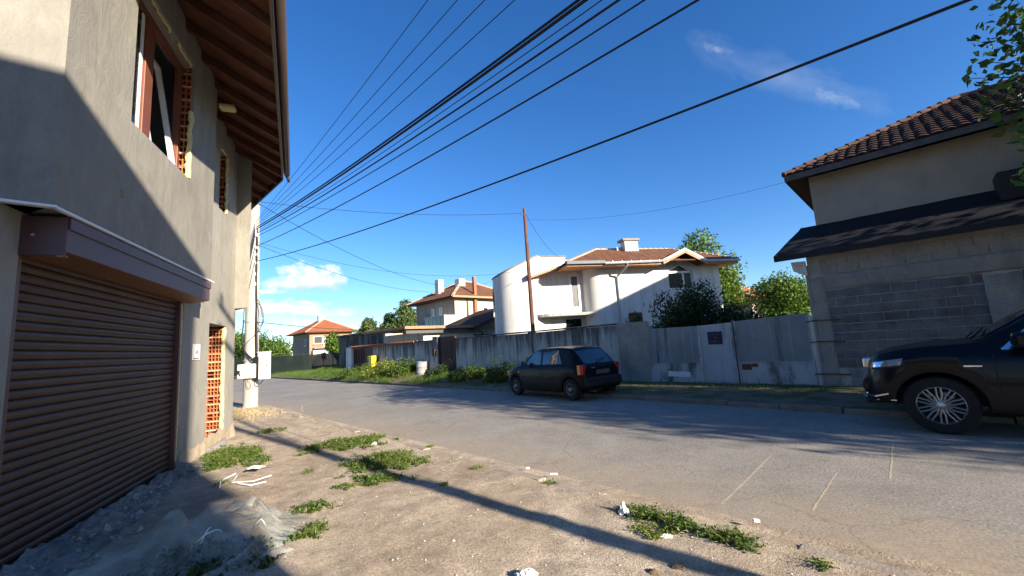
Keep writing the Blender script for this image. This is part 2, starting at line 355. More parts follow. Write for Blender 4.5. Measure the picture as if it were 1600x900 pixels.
M['brown_metal'] = mat('dark_brown_metal_gate', (.06, .022, .018), (.095, .036, .028), 2.5, .6, .1, 40, .25, spots=((.14, .07, .045), 5, .68))
M['yellow'] = mat('yellow_plastic', (.75, .52, .02), (.82, .58, .03), 3, .4, 0, fine=.05)
M['barrel'] = mat('white_drum_metal', (.26, .27, .28), (.34, .35, .36), 3, .55, .05, 40, .15, stain=(.3, .2, .12), stain_amt=.4)
M['net'] = None
M['bark'] = mat('tree_bark', (.07, .055, .04), (.14, .11, .08), 6, .95, .8, 30, .4, bdist=.03)
M['crack'] = mat('sand_filled_crack', (.4, .33, .235), (.5, .42, .3), 6, .95, .4)
M['kerb_far'] = mat('dusty_far_kerb', (.15, .13, .105), (.25, .22, .18), 4, .95, .6, 40, .35, bdist=.015)
M['kerb'] = mat('worn_kerb_concrete', (.31, .26, .2), (.42, .36, .285), 4, .95, .6, 40, .3, spots=((.3, .23, .16), 2, .57), bdist=.015)
M['white_litter'] = mat('white_litter', (.68, .68, .66), (.8, .8, .78), 6, .7, .3, 30, .1)
M['stone'] = mat('pale_stone', (.36, .32, .26), (.52, .47, .4), 8, .95, .6, 40, .3)
M['brick_bit'] = mat('orange_brick_bit', (.45, .16, .07), (.55, .22, .1), 8, .95, .4, 40, .3)
M['straw'] = mat('dry_straw', (.42, .32, .16), (.6, .48, .27), 5, .9, 0)
M['car_black'] = mat('black_car_paint', (.003, .003, .004), (.004, .004, .006), 1, .35, 0, fine=.1, spec=.12, coat=.1)
M['suv_paint'] = mat('dark_navy_car_paint', (.003, .004, .007), (.005, .006, .01), 1, .3, 0, fine=.1, spec=.15, coat=.2)
M['trim_black'] = mat('black_plastic_trim', (.012, .012, .012), (.018, .018, .018), 4, .7, .1, 80, .1)
M['tyre'] = mat('tyre_rubber', (.014, .014, .014), (.024, .023, .022), 6, .9, .2, 60, .2)
M['alloy'] = mat('alloy_metal', (.42, .42, .43), (.5, .5, .51), 4, .32, 0, fine=.08, metallic=.8, spec=.5)
M['steelwheel'] = mat('dull_steel_wheel', (.2, .2, .2), (.3, .3, .3), 6, .5, .05, 60, .2, metallic=.4)
M['chrome'] = mat('chrome', (.75, .75, .76), (.82, .82, .83), 2, .12, 0, fine=.02, metallic=1, spec=.5)
M['lens'] = glass_mat('headlamp_lens', (.2, .21, .23), .08)
M['amber'] = mat('amber_lens', (.8, .26, .02), (.85, .3, .03), 4, .2, 0, fine=.05, spec=.6)
M['redlens'] = mat('red_lens', (.4, .012, .01), (.45, .016, .014), 4, .2, 0, fine=.05, spec=.6)
M['leaf_bright'] = leaf_mat('bright_green_leaves', (.04, .085, .012), (.085, .16, .02), (.15, .24, .035))
M['leaf_mid'] = leaf_mat('mid_green_leaves', (.03, .062, .012), (.058, .11, .02), (.1, .17, .03))
M['leaf_dark'] = leaf_mat('dark_green_leaves', (.016, .035, .01), (.028, .058, .014), (.05, .09, .022), .25)
M['needle'] = leaf_mat('pine_needles', (.05, .085, .022), (.085, .13, .035), (.14, .18, .06), .3)
M['weed'] = leaf_mat('weed_leaves', (.025, .055, .012), (.075, .135, .022), (.15, .21, .04))
M['weed_dry'] = leaf_mat('yellowing_weed_leaves', (.09, .13, .02), (.17, .22, .035), (.28, .3, .06))
M['grass'] = leaf_mat('grass_blades', (.05, .1, .014), (.09, .165, .022), (.16, .24, .04))
def asphalt():
    m, nt, p, co = base_mat('worn_asphalt')
    big = noise_(nt, co, .5, 6, .6); fine = noise_(nt, co, 48, 5, .85); mid = noise_(nt, co, 9, 5, .7)
    vo = _n(nt, 'ShaderNodeTexVoronoi'); vo.inputs['Scale'].default_value = 55; nt.links.new(co, vo.inputs['Vector'])
    col = ramp(nt, big, [(.3, (.215, .2, .172)), (.7, (.285, .265, .23))])
    k = ramp(nt, fine, [(.36, (.5,) * 3), (.5, (.98,) * 3), (.66, (1.5,) * 3)]); col = mixc(nt, 1, col, k, 'MULTIPLY')
    md_ = noise_(nt, co, 2.2, 7, .7); col = mixc(nt, .8, col, ramp(nt, md_, [(.3, (.82,) * 3), (.7, (1.14,) * 3)]), 'MULTIPLY')
    st = ramp(nt, vo.outputs['Color'], [(0, (.75,) * 3), (1, (1.3,) * 3)]); col = mixc(nt, .8, col, st, 'MULTIPLY')
    # dust lying along the near edge (local y = 0) and, thinner, the far edge
    sx = _n(nt, 'ShaderNodeSeparateXYZ'); nt.links.new(co, sx.inputs[0])
    dn = noise_(nt, co, .7, 6, .65); d2 = noise_(nt, co, 3, 5, .65)
    y = math_(nt, 'ADD', sx.outputs[1], math_(nt, 'MULTIPLY', math_(nt, 'SUBTRACT', dn, .5), 2.6))
    y = math_(nt, 'ADD', y, math_(nt, 'MULTIPLY', math_(nt, 'SUBTRACT', d2, .5), .8))
    wid = ramp(nt, math_(nt, 'MULTIPLY_ADD', sx.outputs[0], .1, .5), [(.15, (1, 1, 1)), (.55, (.35,) * 3)])
    f1 = math_(nt, 'MULTIPLY_ADD', y, .62, 1.05, clamp=True)
    f1 = math_(nt, 'MULTIPLY', f1, math_(nt, 'MULTIPLY_ADD', wid, .6, .4), clamp=True)
    f2 = math_(nt, 'MULTIPLY', math_(nt, 'MULTIPLY_ADD', y, -1.6, -9.0, clamp=True), .6)
    f = math_(nt, 'MAXIMUM', f1, f2)
    dust = ramp(nt, mid, [(.3, (.3, .235, .165)), (.7, (.39, .315, .23))]); dust = mixc(nt, .6, dust, k, 'MULTIPLY')
    col = mixc(nt, f, col, dust)
    # thin cracks
    v2 = _n(nt, 'ShaderNodeTexVoronoi', feature='DISTANCE_TO_EDGE'); v2.inputs['Scale'].default_value = .42
    wv = _n(nt, 'ShaderNodeVectorMath', operation='ADD'); nt.links.new(co, wv.inputs[0])
    nz = _n(nt, 'ShaderNodeTexNoise'); nz.inputs['Scale'].default_value = 1.3; nz.inputs['Detail'].default_value = 6; nt.links.new(co, nz.inputs['Vector']); nt.links.new(nz.outputs['Color'], wv.inputs[1]); nt.links.new(wv.outputs[0], v2.inputs['Vector'])
    ck = ramp(nt, v2.outputs['Distance'], [(0, (.55,) * 3), (.006, (1, 1, 1))]); col = mixc(nt, .55, col, ck, 'MULTIPLY')
    nt.links.new(col, p.inputs['Base Color']); p.inputs['Roughness'].default_value = .93; p.inputs['Specular IOR Level'].default_value = .25
    h = math_(nt, 'ADD', fine, math_(nt, 'MULTIPLY', noise_(nt, co, 220, 2, .6), .5)); bump(nt, p, h, .45, .008)
    return m
def dirt():
    m, nt, p, co = base_mat('sandy_dirt')
    big = noise_(nt, co, .55, 7, .65); mid = noise_(nt, co, 5, 6, .7); fine = noise_(nt, co, 55, 4, .75); grit = noise_(nt, co, 160, 2, .6)
    col = ramp(nt, big, [(.32, (.38, .295, .21)), (.5, (.5, .405, .3)), (.68, (.66, .555, .425))])
    k = ramp(nt, mid, [(.28, (.58,) * 3), (.68, (1.2,) * 3)]); col = mixc(nt, .9, col, k, 'MULTIPLY')
    k2 = ramp(nt, fine, [(.3, (.45,) * 3), (.68, (1.3,) * 3)]); col = mixc(nt, .9, col, k2, 'MULTIPLY')
    s = ramp(nt, grit, [(.62, (0, 0, 0)), (.7, (.6,) * 3)]); col = mixc(nt, s, col, (.55, .5, .42))
    nt.links.new(col, p.inputs['Base Color']); p.inputs['Roughness'].default_value = .97; p.inputs['Specular IOR Level'].default_value = .15
    h = math_(nt, 'ADD', math_(nt, 'MULTIPLY', mid, 1.3), math_(nt, 'ADD', fine, math_(nt, 'MULTIPLY', grit, .4))); bump(nt, p, h, .75, .04)
    return m
M['asphalt'] = asphalt(); M['dirt'] = dirt()
M['verge'] = mat('verge_soil', (.13, .1, .06), (.26, .2, .13), 2, .97, .8, 40, .35, bdist=.03, spots=((.08, .1, .03), 1.2, .5))
M['ground'] = mat('dry_ground', (.12, .12, .05), (.2, .18, .1), .3, .97, .3, 20, .3)
# ================================================================== LEFT HOUSE (local: x along facade away, y inward, z up)
def left_house():
    H = thing('plastered_house', 'grey cement-plastered house with brown roller shutter and wooden eaves beside the dirt sidewalk', 'house', (-5.1, 6.33, 0), 110)
    wm = M['plaster']
    # upper storey, front panel (overhangs 0.3) with a deep window opening
    W1 = (-2.39, -.72, 4.25, 6.03)
    mb = MB(); mb.panel(-3.45, .27, 2.93, 6.4, -.3, .0, [(-2.39, -.56, 4.25, 6.03)]); mb.box(-.72, -.56, -.3, -.26, 4.25, 6.03); mb.extrude([(-3.45, -.3, 6.4), (.27, -.3, 6.4), (.27, -.3, 6.47), (-3.45, -.3, 6.72)], (0, .3, 0)); up = mb.build('upper_wall', wm, H)
    # chamfered corner face of the overhang
    cd = np.array([-.393, .92]); cd /= np.linalg.norm(cd); cn = np.array([cd[1], -cd[0]])
    p0 = np.array([-3.45, -.3]); p1 = p0 + cd * 5
    mb = MB(); mb.prism([tuple(p0), (p0[0] + .25, p0[1] + .3), tuple(p1 + (.27, .1)), tuple(p1)], 2.93, [6.7, 6.8, 7.6, 7.5]); mb.build('corner_wall', wm, H)
    # floor slab of the overhang (seen from below)
    mb = MB(); mb.prism([(-3.40, -.25), (.25, -.25), (.25, 4.5), tuple(p1 + (.1, 0))], 2.95, 3.1); mb.build('overhang_slab', M['grey_wall'], H)
    # white drip edge
    mb = MB(); mb.box(-3.46, .36, -.325, -.29, 2.91, 2.932)
    a, b = p0 - cn * 0, p1
    mb.prism([(p0[0] - .02, p0[1] - .035), (p0[0] + .02, p0[1] + .02), tuple(p1 + (.04, 0)), tuple(p1 + (-.03, -.02))], 2.91, 2.931)
    mb.build('drip_edge', M['white_trim'], H)
    # lower storey + set back upper part (P2)
    mb = MB(); G0, G1 = -3.18, .03
    mb.extrude([(.27, 0, 6.35), (2.94, 0, 6.35), (2.94, 0, 6.42), (.27, 0, 6.58)], (0, .3, 0)); mb.panel(-3.55, .27, -.1, 2.93, 0.0, .3, [(G0 - .06, G1 + .1, -.1, 2.6)]); mb.panel(.27, 2.94, -.1, 6.35, 0.0, .3, [(1.3, 2.44, .12, 2.33), (1.6, 2.31, 4.62, 5.92)]); mb.box(2.29, 2.44, 0, .04, .12, 2.33); mb.box(2.16, 2.31, 0, .03, 4.62, 5.92)
    mb.box(-3.5, 2.90, 5.2, 5.4, 0, 7); mb.build('lower_wall', M['plaster_low'], H)
    mb = MB(); q0 = np.array([-3.55, .0]); q1 = q0 + cd * 5
    mb.prism([tuple(q0), (q0[0] + .25, .3), tuple(q1 + (.27, .1)), tuple(q1)], -.1, 2.95); mb.build('garage_side_wall', M['grey_wall'], H)
    # far side wall running back from the street corner, and the upper bay on it
    mb = MB(); mb.prism([(2.94, .0), (2.94, .3), (5.3, 3.5), (5.6, 3.3)], -.1, 6.4); mb.build('side_wall', M['plaster_low'], H)
    mb = MB(); mb.prism([(2.86, .02), (2.72, -.3), (4.8, 1.2), (4.6, 2.0), (3.4, 1.2)], 2.75, [6.4, 6.24, 6.47, 6.85, 6.7]); mb.build('bay', M['plaster_low'], H)
    # inside of the rooms, so that openings look into a room
    mb = MB(); mb.box(-3.3, .2, 3.6, 3.75, 3.1, 7); mb.box(-3.3, 2.8, .3, 3.7, 6.62, 6.75); mb.box(-3.2, 2.8, .3, 3.7, 3.06, 3.12)
    mb.box(.9, 1.0, .3, 3.6, 0, 7); mb.box(2.75, 2.9, .3, 3.6, 0, 7); mb.box(1.0, 2.8, 2.2, 2.3, 0, 3.1); mb.box(1.0, 2.8, 2.2, 2.3, 3.1, 6.7)
    mb.build('inner_walls', M['interior'], H)
    # reveal linings, foam edges, hollow bricks
    bm = (M['brick'], M['mortar'], M['brick_dark'])
    hollow_bricks(H, (-.725, -.258, 0), (0, .2, 0), 4.25, 6.03, (-1, 0, 0), bm, cols=3, ch=.21)
    hollow_bricks(H, (2.145, .035, 0), (0, .26, 0), 4.62, 5.85, (-1, 0, 0), bm, cols=4, ch=.21)
    hollow_bricks(H, (2.275, .05, 0), (0, .30, 0), .14, 2.26, (-1, 0, 0), bm, cols=5, ch=.165)
    def foam(name, pts, r):
        mb = MB(); P = []
        for a, b in zip(pts, pts[1:]):
            a, b = np.array(a, float), np.array(b, float); n = max(2, int(np.linalg.norm(b - a) / .06))
            P += [a + (b - a) * i / n for i in range(n)]
        P.append(np.array(pts[-1], float))
        P = [p + RNG.normal(0, .006, 3) for p in P]
        mb.tube(P, [r * random.uniform(.7, 1.25) for _ in P], 6); return mb.build(name, M['foam'], H, smooth=True)
    foam('foam_edge', [(-.75, -.275, 4.27), (-.75, -.275, 5.3)], .035)
    foam('foam_edge', [(-1.3, -.265, 6.01), (-.8, -.265, 6.01)], .016); foam('foam_edge', [(-2.1, -.265, 6.01), (-1.5, -.265, 6.01)], .018)
    foam('foam_edge', [(2.13, .025, 4.64), (2.13, .025, 5.9)], .03); foam('foam_edge', [(1.7, .03, 5.9), (2.1, .03, 5.9)], .02)
    foam('foam_edge', [(2.265, .03, .15), (2.265, .03, 2.3)], .036)
    mb = MB(); z = .06
    while z < 2.52:
        hh = random.uniform(.25, .5); mb.box(G1 + .055, G1 + .1 + random.uniform(-.008, .004), .005 + random.uniform(0, .006), .09, z, min(z + hh - .008, 2.55)); z += hh
    mb.build('foam_strip', M['foam'], H, bevel=.006)
    # window: brown frame, white inner leaf, tilted sash
    wd = MB(); y0, y1 = -.15, -.07
    x0, x1, z0, z1 = -2.39, -.72, 4.25, 6.03
    wd.box(x0, x1, y0, y1, z0, z0 + .07); wd.box(x0, x1, y0, y1, z1 - .09, z1); wd.box(x0, x0 + .07, y0, y1, z0 + .07, z1 - .09); wd.box(x1 - .07, x1, y0, y1, z0 + .07, z1 - .09)
    wd.box(-1.83, -1.63, y0 - .01, y1, z0 + .07, z1 - .09)
    w = wd.build('window', M['pvc_brown'], H, bevel=.006)
    lf = MB(); lf.box(-1.90, -1.84, y0 + .015, y0 + .035, z0 + .075, z1 - .1); lf.box(-2.3, -1.84, y0 + .012, y0 + .035, z0 + .075, z0 + .15); lf.build('casement', M['pvc_white'], w, bevel=.006)
    g = MB(); g.box(-2.31, -1.90, -.125, -.12, z0 + .15, z1 - .1); g.build('pane', M['glass'], w)
    s = MB(); sw = .78; sz = z1 - z0 - .2
    for a in ((0, .06, 0, sz), (sw - .06, sw, 0, sz), (.06, sw - .06, 0, .06), (.06, sw - .06, sz - .06, sz)): s.box(a[0], a[1], 0, .06, a[2], a[3])
    so = s.build('tilted_sash', M['pvc_white'], w, bevel=.005, loc=(-1.60, -.16, z0 + .09)); so.rotation_euler = (R(-9), 0, 0)
    g = MB(); g.box(.06, sw - .06, .025, .035, .06, sz - .06); g.build('pane', M['glass'], w, loc=None); pg = w.children[-1]; pg.location = (-1.60, -.16, z0 + .09); pg.rotation_euler = (R(-9), 0, 0)
    # small window, set back
    wd = MB(); wd.box(1.6, 2.1, .3, .36, 4.62, 4.68); wd.box(1.6, 2.1, .3, .36, 5.86, 5.92); wd.box(1.6, 1.66, .3, .36, 4.68, 5.86); wd.box(2.06, 2.12, .3, .36, 4.68, 5.86)
    w2 = wd.build('window', M['pvc_brown'], H); g = MB(); g.box(1.66, 2.06, .32, .33, 4.68, 5.86); g.build('pane', M['glass_dark'], w2)
    # doorway: frame, door leaf, concrete sill
    d = MB(); d.box(1.62, 2.2, .36, .42, .12, 2.26); dl = d.build('door_leaf', M['pvc_brown'], H)
    d = MB(); d.box(1.3, 2.29, .33, .40, 2.26, 2.33); d.box(2.2, 2.285, .345, .42, .12, 2.26); d.box(1.3, 1.62, .34, .42, .12, 2.26); d.build('door_frame', M['pvc_brown'], H)
    d = MB(); d.grid(lambda u, v: (1.22 + 1.12 * u, -.16 * (.6 + .4 * math.sin(u * 3.1)) + .48 * v, .13 + .02 * fbm(u * 4, v * 2) - (.13 if v < .02 else 0)), 16, 8)
    d.build('door_sill', M['cement'], H)
    # ragged plinth
    d = MB()
    def plinth(u, v):
        x = .14 + 2.85 * u; k = fbm(x * 2.2, 3.1); zt = .3 + .14 * k + .05 * fbm(x * 9, 1); 
        return (x, -.012 - .05 * (1 - v) ** 1.5 * (1 + fbm(x * 5, v * 3)), -.05 + (zt + .05) * v)
    d.grid(plinth, 60, 10); d.build('plinth', mat('damp_stained_plinth', (.36, .28, .18), (.5, .42, .3), 3, .95, .6, 40, .25), H, smooth=True)
    # number plate
    s = MB(); s.box(.54, .86, -.012, -.002, 1.67, 1.93); sp = s.build('number_plate', M['white_trim'], H, bevel=.004)
    sp['label'] = 'white house number plate with a small 4'
    cu = bpy.data.curves.new('number', 'FONT'); cu.body = '4'; cu.size = .13; cu.extrude = .001; cu.align_x = 'CENTER'
    tmp = bpy.data.objects.new('tmp', cu); COL.objects.link(tmp); cu.materials.append(M['cable']); bpy.context.view_layer.update(); me_ = bpy.data.meshes.new_from_object(tmp.evaluated_get(bpy.context.evaluated_depsgraph_get())); bpy.data.objects.remove(tmp); ob = bpy.data.objects.new('number', me_); COL.objects.link(ob); ob.parent = sp; ob.location = (.7, -.0155, 1.755); ob.rotation_euler = (R(90), 0, 0)
    s = MB(); s.box(.56, .80, -.0135, -.0125, 1.69, 1.702); s.build('plate_line', M['trim_black'], sp)
    # roller shutter
    s = MB(); N = 31; zz0, zz1 = .1, 2.62; pit = (zz1 - zz0) / N; prof = []
    for k in range(N):
        z = zz0 + k * pit
        for t, dy in ((.0, .016), (.1, .002), (.3, -.008), (.55, -.012), (.8, -.008), (.95, .002)): prof.append((z + t * pit, .07 + dy))
    vs = []; fs = []
    for (z, y) in prof: vs += [(G0, y, z), (G1, y, z)]
    for i in range(len(prof) - 1): fs.append((2 * i, 2 * i + 1, 2 * i + 3, 2 * i + 2))
    s.add(vs, fs); s.box(G0, G1, .05, .09, .015, .1); s.build('roller_shutter', M['shutter'], H)
    f = MB(); f.box(G0 - .075, G0 + .01, .015, .12, .0, 2.62); f.build('guide_rail', M['shutter_box'], H, bevel=.004)
    f = MB(); f.box(G1 - .005, G1 + .053, .01, .12, .0, 2.6); f.build('guide_rail', M['shutter_box'], H, bevel=.004)
    b = MB(); b.box(-3.245, .26, -.295, -.28, 2.60, 2.80); b.box(-3.235, .265, -.31, -.295, 2.795, 2.895)
    b.box(-3.25, -3.235, -.294, .13, 2.57, 2.9); b.box(.25, .262, -.28, -.0, 2.6, 2.9); b.box(-3.235, .25, .05, .12, 2.56, 2.9)
    bx = b.build('shutter_box', M['shutter_box'], H, bevel=.003)
    b = MB(); b.add([(-3.235, -.29, 2.6), (.25, -.29, 2.6), (.25, -.03, 2.565), (-3.235, -.03, 2.565)], [(0, 1, 2, 3)]); b.add([(-3.235, -.03, 2.565), (.25, -.03, 2.565), (.25, .06, 2.58), (-3.235, .06, 2.58)], [(0, 1, 2, 3)])
    b.build('box_underside', M['box_under'], bx)
    b = MB()
    for x in (0, 1): b.lathe([(0, -3.2535), (.012, -3.2535), (.014, -3.25)], 10, 'x', (0, -.08 + x * .13, 2.74))
    b.build('screw', M['zinc'], bx)
    # round sticker: dark disc, pale ring and bars
    st = MB(); c = (-3.13, -.19, 2.586); st.lathe([(0, 0), (.05, 0), (.05, .002)], 28, 'z', c); sk = st.build('round_sticker', mat('sticker_dark_blue', (.05, .06, .1), (.07, .08, .13), 3, .4, 0), bx)
    sk.rotation_euler = (0, 0, 0)
    st = MB(); st.lathe([(.05, -.0012), (.055, -.0012), (.055, .002)], 28, 'z', c); st.obox = None
    for (a, b2, w, l) in ((.01, .012, .03, .045), (-.012, -.01, .07, .014), (-.01, -.03, .05, .008)): st.box(c[0] + a - w / 2, c[0] + a + w / 2, c[1] + b2 - l / 2, c[1] + b2 + l / 2, c[2] - .0015, c[2] - .0005)
    st.build('sticker_print', M['white_litter'], sk)
    # loose wire stub and wall holes
    h = MB(); h.lathe([(0, -.296), (.028, -.303), (.04, -.302), (.045, -.299)], 12, 'y', (-2.48, 0, 3.39)); h.build('wall_hole', mat('filler_patch', (.2, .15, .08), (.3, .23, .13), 20, .95, .8), H)
    # ------------- roof: sloping eaves, rafters, fascia, gutter
    gl = lambda x: -1.65 + .1364 * (x + 2.55)
    A0, A1, A2 = np.array([-3.75, gl(-3.75), 5.92]), np.array([2.95, -.9, 5.92]), np.array([6.3, .75, 5.92])
    e = (A1 - A0) / np.linalg.norm(A1 - A0); nin = np.array([-e[1], e[0], 0]); sl = .52
    up_ = lambda P, s: P + nin * s + np.array([0, 0, sl * s])
    T0, T1 = up_(A0, 6.5) - e * 1.5, up_(A1, 6.5) - e * 4.3
    th = np.array([0, 0, .17])
    rb = MB(); rb.quad(A0, A1, T1, T0); T2 = T1 + np.array([7.5, 4.0, 0]) * .0
    e2 = (A2 - A1) / np.linalg.norm(A2 - A1); n2 = np.array([-e2[1], e2[0], 0])
    rb.quad(A1, A2, A2 + n2 * 5 + (-.5, 0, 2.6), T1)
    so = rb.build('soffit', M['soffit'], H, fix=False)
    rt = MB(); tiles(rt, A0 + th - nin * .05, A1 + th - nin * .05, T0 + th, T1 + th, sub=3); tiles(rt, A1 + th, A2 + th, T1 + th, T1 + th + (.1, .05, 0), sub=3); rt.build('roof', M['tile_red'], H)
    for k in range(17):
        s0 = 6.55 - .62 * k; P = A0 + e * s0
        if s0 < .3: break
        r = MB(); w = .04; ln = 1.9
        q = [P - e * w + nin * .03, P + e * w + nin * .03, up_(P + e * w, ln), up_(P - e * w, ln)]
        dn = np.array([0, 0, -.13]); r.extrude([tuple(a + (0, 0, -.004)) for a in q], dn); r.build('rafter', M['rafter'], H)
    for k in range(5):
        P = A1 + e2 * (.35 + .62 * k); w = .04; r = MB(); s_ = 1.3 - .0 * k
        q = [P - e2 * w + n2 * .03, P + e2 * w + n2 * .03, P + e2 * w + n2 * s_ + (0, 0, .52 * s_), P - e2 * w + n2 * s_ + (0, 0, .52 * s_)]
        r.extrude([tuple(a + (0, 0, -.004)) for a in q], (0, 0, -.12)); r.build('rafter', M['rafter'], H)
    f = MB(); f.extrude([tuple(A0 + (0, 0, -.1)), tuple(A1 + (0, 0, -.1)), tuple(A1 + nin * .03 + (0, 0, -.1)), tuple(A0 + nin * .03 + (0, 0, -.1))], (0, 0, .26)); f.build('fascia', M['fascia'], H)
    f = MB(); f.extrude([tuple(A1 + (0, 0, -.13)), tuple(A2 + (0, 0, -.13)), tuple(A2 + n2 * .03 + (0, 0, -.13)), tuple(A1 + n2 * .03 + (0, 0, -.13))], (0, 0, .3)); f.build('fascia', M['gutter'], H)
    g = MB(); vs = []; m = 9
    for P in (A0, A1 + e * .06):
        for i in range(m):
            t = math.pi * i / (m - 1); vs.append(tuple(P - nin * (.075 - .07 * math.cos(t) + .0) + np.array([0, 0, .07 - .085 * math.sin(t)])))
    g.add(vs, [(i, i + 1, m + i + 1, m + i) for i in range(m - 1)] + [tuple(range(m, 2 * m))])
    go = g.build('gutter', M['gutter'], H, smooth=True); sm = go.modifiers.new('thick', 'SOLIDIFY'); sm.thickness = .006
    g = MB(); p = A1 + e * .02 - nin * .07; g.tube([p + (0, 0, -.01), p + (.05, -.02, -.05), p + (.16, -.02, -.07)], .035, 8); g.build('gutter_spout', M['gutter'], go)
    b = MB(); b.box(.3, .48, -.55, -.3, 6.02, 6.1); b.build('foam_lump', M['foam'], H, bevel=.03)
    return H
left_house()
# ================================================================== POLES AND WIRES
def concrete_pole(loc, label, h, detail=False, k=1.0):
    P = thing('utility_pole', label, 'utility pole', loc)
    m = MB(); m.lathe([(0, -.2), (.235 * k, -.2), (.225 * k, 0), (.2 * k, h * .5), (.15 * k, h), (0, h)], 28); m.build('shaft', M['pole_conc'], P, smooth=True)
    for z in (h - .5, h - 1.1) if detail else ():
        a = MB(); d = np.array([.69, .724, 0]); a.box(-.9, .9, -.05, .05, z, z + .1); ar = a.build('crossarm', M['frame_steel'], P); ar.rotation_euler = (0, 0, R(46))
        for s in (-.8, -.3, .3, .8):
            i = MB(); i.lathe([(0, z + .1), (.02, z + .1), (.02, z + .16), (.055, z + .17), (.05, z + .22), (.06, z + .25), (.035, z + .31), (0, z + .32)], 12, 'z', (s, 0, 0)); i.build('insulator', M['ceramic'], ar, smooth=True)
    return P
PX, PY = -9.03, 14.32
P1 = concrete_pole((PX, PY, 0), 'tall round concrete utility pole with meter boxes and hanging cables at the sidewalk corner', 8.6)
m = MB(); m.box(-.31, .25, -.345, -.14, 1.02, 1.5); mb_ = m.build('meter_box', M['meter'], P1, bevel=.03); mb_.rotation_euler = (0, 0, R(14))
m = MB(); m.box(-.3, -.22, -.352, -.343, 1.17, 1.3); m.box(-.24, -.2, -.353, -.343, 1.12, 1.18); m.build('box_lock', M['trim_black'], mb_)
m = MB(); m.box(.22, .4, -.25, -.02, .96, 1.72); k_ = m.build('junction_box', M['trim_black'], P1, bevel=.01)
m = MB(); m.box(.36, .70, -.24, -.05, .97, 1.86); m.box(.34, .72, -.26, -.03, 1.86, 1.88); k_ = m.build('supply_cabinet', M['cabinet'], P1, bevel=.006); k_['label'] = 'white rectangular supply cabinet on the pole'
m = MB(); m.box(.66, .68, -.25, -.235, 1.38, 1.45); m.build('cabinet_lock', M['trim_black'], k_)
m = MB(); m.lathe([(.232, 1.6), (.236, 1.6), (.236, 1.64), (.23, 1.64)], 24); m.lathe([(.215, 2.9), (.222, 2.9), (.222, 2.94), (.214, 2.94)], 24); m.build('steel_band', M['zinc'], P1, smooth=True)
def cab(pts, r=.012):
    P = []; pts = [np.array(p, float) for p in pts]; n = len(pts)
    for i in range(n - 1):
        a, b, c, d = pts[max(i - 1, 0)], pts[i], pts[i + 1], pts[min(i + 2, n - 1)]
        for t in np.linspace(0, 1, 7)[:-1]: P.append(.5 * (2 * b + (c - a) * t + (2 * a - 5 * b + 4 * c - d) * t * t + (3 * b - a - 3 * c + d) * t ** 3))
    P.append(pts[-1]); m = MB(); m.tube(P, r, 5); m.build('cable', M['cable'], P1, smooth=True)
cab([(.20, -.14, 5.9), (.21, -.16, 4.6), (.23, -.14, 3.6), (.24, -.16, 2.6), (.26, -.14, 1.7)], .022)
cab([(.19, -.1, 6.2), (.21, -.12, 5.0), (.24, -.18, 3.9), (.23, -.1, 2.9), (.27, -.1, 1.75)], .014)
cab([(.21, -.14, 3.6), (.40, -.16, 3.4), (.48, -.16, 3.05), (.38, -.16, 2.75), (.24, -.14, 2.95)], .011)
cab([(.21, -.14, 3.7), (.36, -.18, 3.55), (.45, -.2, 3.15), (.5, -.18, 2.9), (.36, -.17, 2.62), (.23, -.13, 2.5), (-.02, -.25, 2.2), (-.19, -.19, 2.0)], .011)
cab([(-.2, -.12, 3.0), (-.23, -.16, 2.5), (-.14, -.23, 2.05), (.05, -.26, 1.8), (.26, -.2, 1.6)], .016)
cab([(-.2, -.14, 2.8), (-.2, -.2, 2.3), (-.05, -.25, 1.9), (.12, -.25, 1.68), (.26, -.22, 1.5)], .014)
cab([(-.19, -.14, 3.4), (-.22, -.14, 2.9), (-.2, -.21, 2.2), (0, -.26, 1.75), (.27, -.22, 1.4)], .012)
cab([(.3, -.2, .98), (.33, -.24, .86), (.42, -.2, .82), (.5, -.12, .95)], .014)
cab([(.1, -.35, 1.02), (.06, -.3, .8), (.12, -.28, .68), (.16, -.25, .8), (.1, -.3, 1.0)], .007)
for z, s in ((5.95, .16), (5.5, .17), (5.25, .17), (4.95, .17), (4.55, .18), (4.2, .18)):
    i = MB(); i.lathe([(0, z - .05), (.045, z - .05), (.06, z), (.05, z + .06), (.03, z + .1), (0, z + .1)], 10, 'z', (s, -.12, 0)); i.build('insulator', M['ceramic'], P1, smooth=True)
P2 = concrete_pole((6.55, -1.85, 0), 'second round concrete utility pole on the near kerb behind the viewer', 8.9, True, .5)
def wire(name, label, A, B, sag=.3, r=.011, n=40, group=None):
    t = np.linspace(0, 1, n + 1)[:, None]; A, B = np.array(A, float), np.array(B, float)
    P = A + (B - A) * t; P[:, 2] -= (4 * sag * t * (1 - t))[:, 0]
    m = MB(); m.tube(list(P), r, 5); o = m.build(name, M['cable'], smooth=True)
    return tag(o, label, 'wire', group)
ax, ay = -8.83, 14.1; bx, by = 6.6, -1.9; GW = 'street wires strung from the concrete pole'
